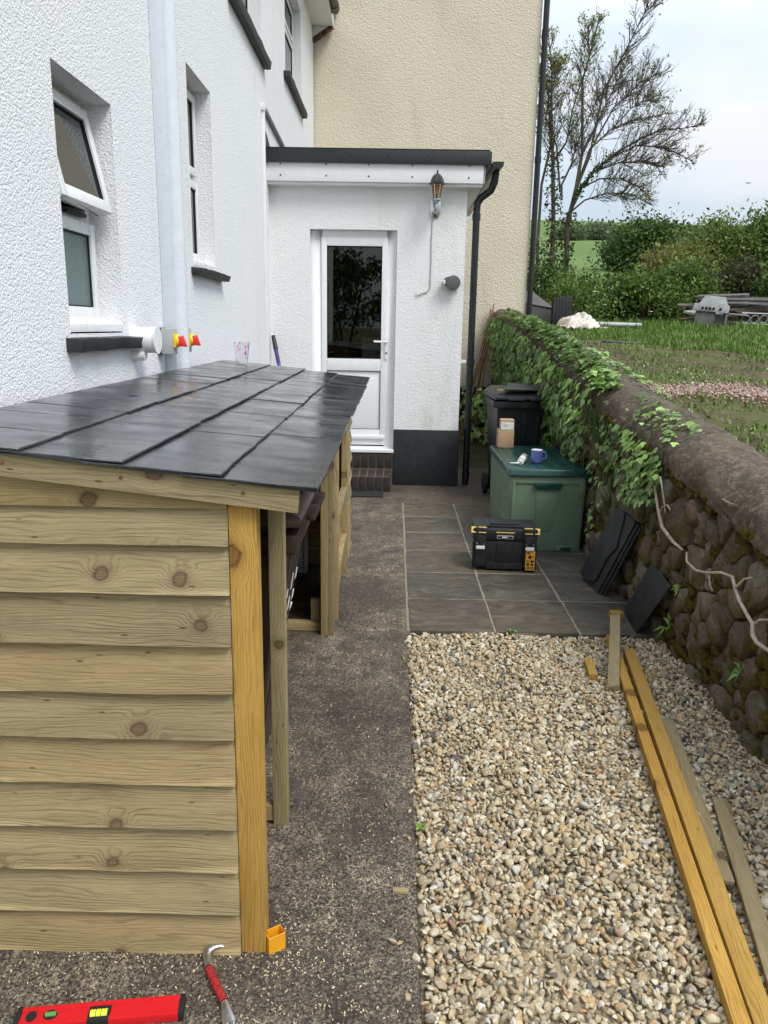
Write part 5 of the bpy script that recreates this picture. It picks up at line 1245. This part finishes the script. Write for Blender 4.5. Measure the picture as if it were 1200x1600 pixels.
v3 = blades(7000, area3, .08, .26, rng, gcols, w=.009)
Vs, Fs, Cs, k = [], [], [], 0
for (v, F, C) in (v1, v2, v3): Vs.append(v); Fs.append(F + k); Cs.append(C); k += len(v)
tag(raw('grass', np.concatenate(Vs), np.concatenate(Fs), 'grass', tint=np.concatenate(Cs)), 'green grass and weeds growing over the field beyond the wall', 'grass', kind='stuff')
# litter of pale chips and leaves on the bare ground
n_ = 1500; X = rng.uniform(1.95, 7.5, n_); Y = rng.uniform(3.2, 12, n_)
P0 = np.stack([X, Y, np.array([FZ(a, b_) for a, b_ in zip(X, Y)]) + .008], 1)
v, F, C = leaf_quads(P0, .035, rng, [(.42, .36, .28), (.30, .24, .17), (.50, .47, .42), (.22, .15, .09)], flat=4)
tag(raw('ground_litter', v, F, 'chips', tint=C), 'scattered pale chips and dead leaves on the bare ground over the wall', 'litter', kind='stuff')
# a large low weed patch right at the frame edge and small weeds on the wall
def weed(label, x, y, z, r, nl, size, seed, nrm=(0, 0, 1), cols=None, group='small weeds'):
    rng_ = random.Random(seed); root = thing('weed', label, 'weed', (x, y, z), group)
    for k in range(nl):
        a = rng_.uniform(0, 2 * pi); L_ = r * rng_.uniform(.6, 1.1); w_ = size * rng_.uniform(.7, 1.2); n0 = Vector(nrm).normalized(); t0 = n0.orthogonal().normalized(); t1 = n0.cross(t0)
        d = (t0 * cos(a) + t1 * sin(a)) * .8 + n0 * rng_.uniform(.3, .9) + Vector((0, 0, .25)); d.normalize(); s_ = d.cross(n0).normalized()
        o0 = Vector((x, y, z)); p1 = o0 + d * L_ * .55 + Vector((0, 0, .01)); p2 = o0 + d * L_ - Vector((0, 0, L_ * .15))
        MB().add([o0, p1 + s_ * w_, p2, p1 - s_ * w_, p1 + n0 * w_ * .2], [(0, 1, 4), (1, 2, 4), (2, 3, 4), (3, 0, 4)]).build('leaf', 'ivy_leaf', root, smooth=True)
weed('small green fern growing from a low joint in the stone wall', 1.43, 2.90, .26, .075, 11, .012, 1, (-1, 0, .2))
weed('thin green weed in the wall foot behind the single slate', 1.44, 3.72, .12, .09, 9, .010, 2, (-1, 0, .6))
weed('tiny weed at the slab edge by the gravel', .66, 3.90, -.005, .05, 10, .009, 3)
weed('small weed growing at the path edge beside the gravel', .112, 2.22, -.012, .035, 10, .007, 4)
weed('small weed in the wall joint above the single slate', 1.43, 3.62, .36, .05, 8, .010, 5, (-1, 0, .3))

# ------------------------------------------------------------------ ivy on the wall
LV = [(0, -.45, 0), (.28, -.40, .03), (.50, -.10, .0), (.26, .04, .06), (.24, .22, .05), (0, .60, -.02), (-.24, .22, .05), (-.26, .04, .06), (-.50, -.10, .0), (-.28, -.40, .03), (0, -.05, .0)]
LF = [(10, i, (i + 1) % 10) for i in range(10)]
leaf_me = bpy.data.meshes.new('ivy_leaf'); leaf_me.from_pydata(LV, [], LF); leaf_me.materials.append(M['ivy_leaf'])
leaf_me.polygons.foreach_set('use_smooth', [True] * 10)
def ivy_frame(p, n0, rng_, size):
    n0 = (Vector(n0) + Vector((rng_.uniform(-.55, .55), rng_.uniform(-.55, .55), rng_.uniform(-.3, .6)))).normalized()
    dn = Vector((rng_.uniform(-.3, .3), rng_.uniform(-.6, .6), -1)); y_ = (dn - n0 * dn.dot(n0)).normalized(); x_ = y_.cross(n0)
    R = Matrix((x_, y_, n0)).transposed().to_4x4()
    return Matrix.Translation(p) @ R @ Matrix.Diagonal((size, size, size, 1))
def ivy(label, pts, rng_, group, maxparts=300):
    root = thing('ivy_plant', label, 'ivy', tuple(pts[0][0]), group)
    pts = sorted(pts, key=lambda a: (Vector(a[0]) - camo.location).length)
    Vs, Fs = [], []; inv = Matrix.Translation(-Vector(pts[0][0]))
    root.location = pts[0][0]
    for i, (p, n0, s_) in enumerate(pts):
        mw = ivy_frame(p, n0, rng_, s_)
        if i < maxparts:
            o_ = bpy.data.objects.new('leaf', leaf_me); col.objects.link(o_); o_.matrix_world = mw; o_.parent = root; o_.matrix_parent_inverse = inv
        else:
            k_ = len(Vs); Vs += [tuple(mw @ Vector(v)) for v in LV]; Fs += [tuple(a + k_ for a in f) for f in LF]
    if Vs:
        C = np.repeat(np.array([(.08, .17, .035), (.13, .25, .05), (.19, .31, .07), (.06, .12, .03), (.25, .32, .10)])[np.random.default_rng(3).integers(0, 5, len(Vs) // 11)], 10, 0)
        tag(raw('foliage', np.array(Vs), np.array(Fs), 'leaf', root, C, smooth=True), kind='stuff')
    return root
ri = random.Random(77); pts = []
for k in range(4200):                                   # long trailing mass over the far half
    y = ri.uniform(5.35, 11.2); zt_ = top_z(y); u = ri.random()
    hang = .95 if y < 9 else .8
    if u < .68:
        z = zt_ - .06 - hang * ri.random() ** 1.1; x = 1.40 - .10 * sin(min(1, (zt_ - z) / .5) * pi) * ri.uniform(.3, 1.3) - ri.uniform(0, .06); n0 = (-1, 0, .35)
        if y < 5.9 and z < zt_ - .2 - (y - 5.35) * 1.0: continue
    else:
        t_ = ri.random(); x = 1.43 + t_ * (.22 if y > 6.3 else .12 + .1 * (y - 5.35)); z = zt_ - .165 + .17 * sin(min(1, (x - 1.43) / .47 + .15) * pi) ** .75 + ri.uniform(0, .06); n0 = (-.35, 0, 1)
    if y > 9.8 and u > .68 and ri.random() < .6: continue
    pts.append((Vector((x, y, z)), n0, ri.choice((.035, .045, .055, .065, .08)) * ri.uniform(.85, 1.15)))
ivy('dense ivy mass spilling over the far half of the stone wall', pts, ri, 'ivy on the garden wall', 300)
for k in range(22):
    y = 5.5 + k * .25 + ri.uniform(-.1, .1); P = [Vector((1.43, y, top_z(y) - .05))]
    for j in range(6): P.append(P[-1] + Vector((-.012 + ri.uniform(-.012, .012), ri.uniform(-.12, .10), -ri.uniform(.08, .17))))
    MB().tube(P, [.007, .006, .005, .005, .004, .003, .002], 5).build('stem', 'bark_dark', bpy.data.objects['ivy_plant'], smooth=True)
pts = []
for k in range(260):                                    # strand on the field side
    y = ri.uniform(5.2, 8.0); x = 1.66 + (8.0 - y) * .055 + ri.uniform(-.06, .12); pts.append((Vector((x, y, top_z(y) + ri.uniform(-.02, .05) - max(0, x - 1.7) * .35)), (.2, -.1, 1), ri.uniform(.035, .065)))
ivy('thin ivy strand running along the field side of the coping', pts, ri, 'ivy on the garden wall', 260)
pts = []
for k in range(480):                                    # near clump
    y = ri.gauss(4.42, .26); zt_ = top_z(y); u = ri.random()
    if not 3.95 < y < 5.15: continue
    if u < .76:
        lo = .42 - abs(y - 4.45) * .35; z = zt_ - .10 - ri.random() * lo; x = 1.415 - ri.uniform(0, .09); n0 = (-1, -.1, .5)
    else: x = 1.44 + ri.random() * .17; z = zt_ - .15 + .16 * sin(min(1, (x - 1.43) / .47 + .1) * pi) ** .75 + .02; n0 = (-.4, -.1, 1)
    pts.append((Vector((x, y, z)), n0, ri.uniform(.022, .058)))
ivy('small bright ivy clump hanging below the coping near the slates', pts, ri, 'ivy on the garden wall', 330)
pts = []
for k in range(230):                                    # dark growth at the foot of the cream wall and in the alley
    pts.append((Vector((ri.uniform(1.0, 1.5), ri.uniform(10.6, 11.9), ri.uniform(.05, .75))), (-.3, -1, .4), ri.uniform(.05, .10)))
ivy('dark ivy growing low in the shaded alley below the canes', pts, ri, 'ivy on the garden wall', 230)
pts = []
for k in range(240):                                    # mixed small leaves low behind the green box
    y = ri.uniform(5.0, 7.2); pts.append((Vector((1.43 - ri.uniform(0, .05), y, ri.uniform(.15, .95))), (-1, -.2, .4), ri.uniform(.022, .05)))
ivy('small-leaved creeper on the wall face beside the green box', pts, ri, 'ivy on the garden wall', 240)
# bleached root on the wall
rv = thing('bleached_root', 'pale bare ivy root snaking across the stone wall', 'root', (1.4, 3.3, .5))
RP = [(1.40, 4.05, .80), (1.40, 3.97, .70), (1.395, 3.86, .62), (1.40, 3.70, .585), (1.41, 3.60, .575)]
MB().tube(RP, [.006, .008, .009, .008, .006], 8).build('upper_stem', 'root', rv, smooth=True)
RP = [(1.40, 3.52, .585), (1.385, 3.47, .555), (1.385, 3.36, .548), (1.385, 3.24, .575), (1.385, 3.10, .622), (1.39, 3.00, .635), (1.385, 2.955, .60), (1.385, 2.90, .565), (1.385, 2.82, .535), (1.38, 2.765, .525), (1.375, 2.745, .49), (1.38, 2.72, .470), (1.385, 2.62, .475), (1.39, 2.5, .50)]
MB().tube(RP, [.004, .005, .006, .006, .006, .007, .007, .007, .007, .008, .009, .008, .007, .005], 8).build('main_stem', 'root', rv, smooth=True)
for k, pp in enumerate(([(1.40, 3.93, .67), (1.39, 3.88, .72), (1.40, 3.83, .745), (1.40, 3.79, .73)], [(1.385, 2.96, .60), (1.39, 2.90, .66), (1.40, 2.86, .68)], [(1.385, 2.77, .52), (1.38, 2.72, .56), (1.40, 2.66, .585)], [(1.395, 3.24, .57), (1.39, 3.20, .53), (1.40, 3.19, .51)], [(1.40, 3.98, .86), (1.385, 3.90, .83), (1.39, 3.86, .76), (1.40, 3.85, .70)])):
    MB().tube(pp, [.006] + [.004] * (len(pp) - 1), 6).build('side_root', 'root', rv, smooth=True)
# tufts of long grass on the wall behind the box
def area4(n_, rng):
    c = np.array([(1.43, 5.25, .80), (1.42, 5.05, .66), (1.42, 5.45, .92), (1.42, 4.95, .45)])[rng.integers(0, 4, n_)]
    return c + rng.normal(0, .03, (n_, 3)) * np.array([.3, 1, 1])
v, F, C = blades(220, area4, .10, .22, np.random.default_rng(8), [(.12, .19, .05), (.17, .24, .08), (.10, .14, .04)], w=.004, lean=1.3)
tag(raw('grass_tuft', v, F, 'grass', tint=C), 'tufts of long grass growing from the wall face beside the green box', 'grass', kind='stuff')

# ------------------------------------------------------------------ hedge, trees and far trees
dk = [(.055, .105, .022), (.08, .145, .03), (.11, .18, .04), (.045, .08, .02)]
md = [(.11, .19, .035), (.16, .26, .05), (.07, .13, .027), (.22, .30, .07)]
yl = [(.27, .27, .06), (.19, .24, .05), (.34, .29, .09), (.13, .18, .04), (.25, .17, .08)]
bush('hedge_bush', 'dark green bush under the ivy-clad trunks at the left of the hedge', 3.75, 20.6, 1.85, 1.9, 1.5, 2.0, dk, 101)
bush('hedge_bush', 'low mid-green bush behind the black panel and crumpled sheet', 4.15, 18.6, 1.75, 1.5, 1.1, 1.3, md, 102, leaf=.085, flowers=3)
bush('hedge_bush', 'dark leafy bush in the middle of the hedge with white flowers', 5.25, 20.4, 1.85, 2.2, 1.2, 2.0, dk, 103, dens=1.2, flowers=5)
bush('hedge_bush', 'green elder bush with white flower heads left of the woodpile', 6.05, 19.6, 1.80, 1.7, 1.3, 1.6, md, 104, dens=1.2, flowers=5)
bush('hedge_bush', 'tall dark bush behind the elder at the hedge centre', 6.3, 22.0, 2.0, 2.2, 1.05, 1.8, dk, 105)
bush('hedge_bush', 'yellowish shrub with bronze young leaves above the woodpile', 7.65, 22.0, 2.1, 1.9, 2.0, 1.8, yl, 106, dens=1.1)
bush('hedge_bush', 'bright green shrub just behind the barbecue', 7.05, 19.9, 1.85, 1.5, 1.6, 1.2, md, 107, dens=1.2, flowers=4)
bush('hedge_bush', 'tall yellow-green bush topping the right half of the hedge', 8.95, 22.8, 2.1, 2.5, 3.0, 2.0, yl[:2] + md, 108, dens=1.2)
bush('hedge_bush', 'high green bush at the right edge of the hedge', 10.4, 22.6, 2.1, 2.4, 3.3, 2.0, md, 109, dens=1.2)
bush('hedge_bush', 'dark twiggy bush between the barbecue and the right edge', 8.7, 20.3, 1.9, 1.6, 1.6, 1.2, [(.07, .06, .03), (.05, .08, .02), (.09, .08, .04)], 110, dens=.7)
bush('hedge_bush', 'green overhanging foliage at the right edge above the crate', 9.35, 19.2, 1.85, 1.0, 2.1, 1.0, md, 111, dens=1.0)
bush('far_tree', 'round dark tree standing alone beyond the hedge', 13.8, 45, 4.4, 4.2, 3.6, 4.0, dk, 120, leaf=.22, cat='tree', group='trees in the far fields', cr=.5, dens=.5)
bush('far_tree', 'smaller dark tree right of the round tree beyond the hedge', 17.6, 52, 5.4, 3.2, 2.0, 3, dk, 121, leaf=.24, cat='tree', group='trees in the far fields', cr=.5, dens=.6)
for k, (x, y, w_, h_) in enumerate(((24.5, 116, 3.4, 1.9), (29.5, 120, 3.8, 2.1), (34.5, 124, 3.0, 1.7))):
    bush('far_tree', ['leftmost hazy tree on the far hedge line behind the trunks', 'middle hazy tree on the far hedge line behind the branches', 'rightmost hazy tree on the far hedge line left of the round tree'][k], x, y, FZ(x, y) - .2, w_, h_, 4, [(.12, .16, .075), (.15, .19, .09)], 130 + k, leaf=.30, cat='tree', group='trees in the far fields', cr=.55, dens=.5)  # distance haze is painted into these paler leaf colours, no air is built
for k in range(4):
    x, y = 38 + k * 13, 150 + k * 9
    bush('far_hedge', ['leftmost stretch', 'second stretch', 'third stretch', 'rightmost stretch'][k] + ' of dark hedge on the far hillside', x, y, FZ(x, y) - .4, 14, 1.5, 3, dk, 140 + k, leaf=.7, cat='hedge', group='hedges on the far hill', cr=1.0, dens=.06, stems=2)

# bare spring tree: traced limbs with depth, then twigs
limbs = dict(
 t1=[[4.12, 1.9], [4.05, 2.87], [4.01, 4.25], [3.9, 5.77], [3.79, 6.87], [3.75, 7.77], [3.61, 8.65]],
 t2=[[4.45, 1.9], [4.43, 2.67], [4.36, 4.25], [4.52, 5.1], [4.61, 5.96], [4.49, 7.6], [4.64, 8.21], [4.79, 8.98]],
 a=[[4.52, 5.1], [4.78, 5.85], [4.98, 7.32], [5.42, 8.18], [5.71, 8.85], [5.88, 9.13]],
 b=[[4.36, 4.44], [4.64, 5.14], [4.89, 5.48], [5.27, 5.82], [5.88, 6.17], [6.34, 6.36], [6.82, 6.36], [7.29, 6.44]],
 c=[[4.58, 5.29], [4.84, 6.08], [5.36, 6.56], [5.82, 6.79], [6.36, 6.94], [6.94, 7.09]],
 d=[[4.4, 4.52], [4.7, 4.79], [5.18, 4.93], [5.67, 4.88], [6.19, 4.59]],
 e=[[4.17, 4.83], [4.18, 5.21], [4.43, 5.74], [4.55, 6.22], [4.99, 7.25], [5.27, 7.68], [6.03, 7.91]],
 f=[[3.7, 1.9], [3.64, 3.85], [3.66, 5.2], [3.84, 6.14], [3.73, 7.23], [3.56, 7.95], [3.49, 8.72]],
 g=[[3.94, 5.77], [4.16, 6.14], [4.23, 6.88], [4.5, 7.96], [4.38, 8.56]],
 h=[[4.68, 5.14], [5.14, 5.37], [5.71, 5.42], [6.25, 5.24], [6.55, 5.05]],
 i=[[5.27, 5.82], [5.81, 6.02], [6.31, 5.88], [6.83, 5.47]],
 j=[[4.12, 5.01], [4.0, 6.14], [3.71, 6.87], [3.92, 7.78], [4.0, 8.34]],
 k=[[4.84, 6.08], [5.28, 6.95], [5.85, 7.5], [6.35, 7.72]],
 l=[[5.36, 6.56], [5.85, 7.08], [6.3, 7.36], [6.6, 7.42]],
 m=[[4.61, 5.96], [4.98, 6.7], [5.4, 7.6], [5.72, 8.3]],
 n=[[4.89, 5.48], [5.5, 5.7], [6.1, 5.72], [6.6, 5.55]])
r0 = dict(t1=.08, t2=.08, a=.038, b=.046, c=.033, d=.026, e=.032, f=.048, g=.028, h=.024, i=.022, j=.028, k=.026, l=.02, m=.028, n=.022)
tree = thing('bare_tree', 'tall half-bare spring tree with many upswept branches behind the cream house', 'tree', (4.3, 21, 1.85))
rt = random.Random(90); twigs = MB(); tips = []
dyk = dict(t1=.3, t2=0, a=-.5, b=-.9, c=.8, d=-1.0, e=1.0, f=.8, g=-.7, h=.6, i=-1.6, j=.9, k=-.3, l=1.1, m=.5, n=-.4)
def grow(p, d, L_, r_, lev):
    n_ = 4; P = [p.copy()]; q = d.normalized()
    for k in range(n_):
        q = (q + Vector((rt.uniform(-.18, .18), rt.uniform(-.18, .18), rt.uniform(-.04, .22)))).normalized(); P.append(P[-1] + q * L_ / n_)
    twigs.tube(P, [r_ * (1 - .75 * k / n_) for k in range(n_ + 1)], 4 if lev else 5, cap=False)
    tips.append(P[-1]); 
    if lev < 2:
        for k in range(rt.choice((3, 4, 5)) if lev == 0 else rt.choice((2, 3))):
            f_ = rt.uniform(.25, .95); i_ = min(n_ - 1, int(f_ * n_)); s_ = P[i_].lerp(P[i_ + 1], f_ * n_ - i_)
            nd = (q + Vector((rt.uniform(-.9, .9), rt.uniform(-.9, .9), rt.uniform(-.5, .6)))).normalized()
            grow(s_, nd, L_ * rt.uniform(.35, .6), r_ * .55, lev + 1)
for key, pl_ in limbs.items():
    main = key in ('t1', 't2', 'f'); P = []
    m_ = len(pl_)
    for i, (x, z) in enumerate(pl_):
        f_ = i / (m_ - 1); P.append(Vector((x, 21 + dyk[key] * (f_ if not main else f_ * .5), z)))
    R = [max(.012, r0[key] * (1 - .88 * i / (m_ - 1))) for i in range(m_)]
    MB().tube(P, R, 8).build('trunk' if main else 'branch', 'bark_dark', tree, smooth=True)
    for k in range(56 if not main else 46):
        f_ = rt.uniform(.28 if not main else .48, .99) * (m_ - 1); i_ = min(m_ - 2, int(f_)); s_ = P[i_].lerp(P[i_ + 1], f_ - i_); dd = (P[i_ + 1] - P[i_]).normalized()
        sg = rt.choice((-1, 1)); side = Vector((dd.z * sg, 0, -dd.x * sg)) * rt.uniform(.3, 1.0)
        nd = dd * rt.uniform(.5, 1.0) + side + Vector((0, rt.uniform(-.8, .8), .25))
        grow(s_, nd, rt.uniform(.35, 1.15) * (1.15 - .85 * f_ / (m_ - 1)), .010, 0)
tag(twigs.build('twigs', 'bark_dark', tree), kind='stuff')
rng = np.random.default_rng(91); tp = np.array([t_[:] for t_ in tips]); 
keep = rng.random(len(tp)) < np.clip(.42 - (tp[:, 0] - 3.9) * .22, .08, .45)
tp = np.repeat(tp[keep], 2, 0); tp = tp + rng.normal(0, .035, tp.shape)
v, F, C = leaf_quads(tp, .065, rng, [(.28, .34, .07), (.22, .28, .06), (.36, .38, .11), (.17, .19, .05)])
tag(raw('young_leaves', v, F, 'leaf', tree, C), kind='stuff')
# ivy sleeves on the trunks
Pv = []
for key, z1, rr in (('t1', 5.9, .20), ('t2', 4.5, .17), ('b', 5.9, .11), ('f', 3.9, .22)):
    pl_ = limbs[key]
    for k in range(1500 if key != 'b' else 500):
        f_ = rng.uniform(0, len(pl_) - 1.001); i_ = int(f_); x = pl_[i_][0] + (pl_[i_ + 1][0] - pl_[i_][0]) * (f_ - i_); z = pl_[i_][1] + (pl_[i_ + 1][1] - pl_[i_][1]) * (f_ - i_)
        if z > z1 or (key == 'b' and z < 4.8): continue
        a = rng.uniform(0, 6.28); r_ = rr * rng.uniform(.4, 1.25); Pv.append((x + r_ * cos(a), 21 + (-.25 if key == 'b' else .05) + r_ * sin(a), z + rng.uniform(-.05, .05)))
v, F, C = leaf_quads(np.array(Pv), .10, rng, [(.05, .09, .02), (.07, .12, .03), (.09, .13, .035), (.035, .06, .015)])
tag(raw('trunk_ivy', v, F, 'leaf', tree, C), kind='stuff')

bd = thing('bird', 'small dark bird gliding in the sky on the right', 'bird', (25.3, 60, 12.15))
MB().add([(-.45, 0, .06), (-.15, .08, .14), (0, 0, .05), (0, .12, .05), (-.2, -.06, .08)], [(0, 1, 3), (0, 3, 2), (0, 2, 4)]).xf(Matrix.Translation((25.3, 60, 12.13)) @ Matrix.Scale(.6, 4)).build('wing', 'bird_dark', bd)
MB().add([(.45, 0, .02), (.15, .08, .12), (0, 0, .05), (0, .12, .05), (.2, -.06, .06)], [(0, 1, 3), (0, 3, 2), (0, 2, 4)]).xf(Matrix.Translation((25.3, 60, 12.13)) @ Matrix.Scale(.6, 4)).build('wing', 'bird_dark', bd)
MB().lathe([(0, -.14), (.03, -.06), (.036, .03), (.02, .1), (0, .13)], (25.3, 60.03, 12.16), 8, 'X').build('body', 'bird_dark', bd, smooth=True)

# sawdust and shavings swept about the foot of the shed
rng = np.random.default_rng(200); Ps = []
for (cx_, cy_, sx_, sy_, nn) in ((-.55, 1.66, .35, .03, 500), (-.25, 1.72, .10, .10, 420), (-.75, 1.58, .25, .05, 260), (-.10, 2.0, .12, .22, 420), (-.2, 1.5, .2, .06, 260), (-.15, 2.6, .12, .4, 220), (-.4, 1.45, .3, .05, 160), (-.05, 4.5, .2, .9, 160)):
    q_ = np.stack([rng.normal(cx_, sx_, nn), rng.normal(cy_, sy_, nn), np.full(nn, .0016)], 1); Ps.append(q_[(q_[:, 0] < .085) & (q_[:, 0] > -1.2) & ~((q_[:, 0] < -.30) & (q_[:, 1] > 1.69))])
v, F, C = leaf_quads(np.concatenate(Ps), .0085, rng, [(.55, .45, .29), (.62, .53, .37), (.48, .38, .22)], flat=14, aspect=.45)
v[:, 2] = np.clip(v[:, 2], .0008, .006)
tag(raw('sawdust', v, F, 'chips', tint=C), 'pale sawdust and shavings scattered on the concrete by the shed', 'sawdust', kind='stuff')
# garden tree standing behind the viewer, mirrored in the door glass
bush('garden_tree', 'leafy garden tree standing behind the viewer, seen only mirrored in the door glass', -1.6, -9.5, .9, 3.4, 3.6, 2.6, dk, 300, leaf=.14, cat='tree', group='garden trees', dens=.22, stems=3)

tag(MB().box(-.55, -.09, 7.26, 7.515, -.002, .012).build('door_mat', 'felt', bevel=.004), 'dark rubber mat lying in front of the brick step', 'mat')
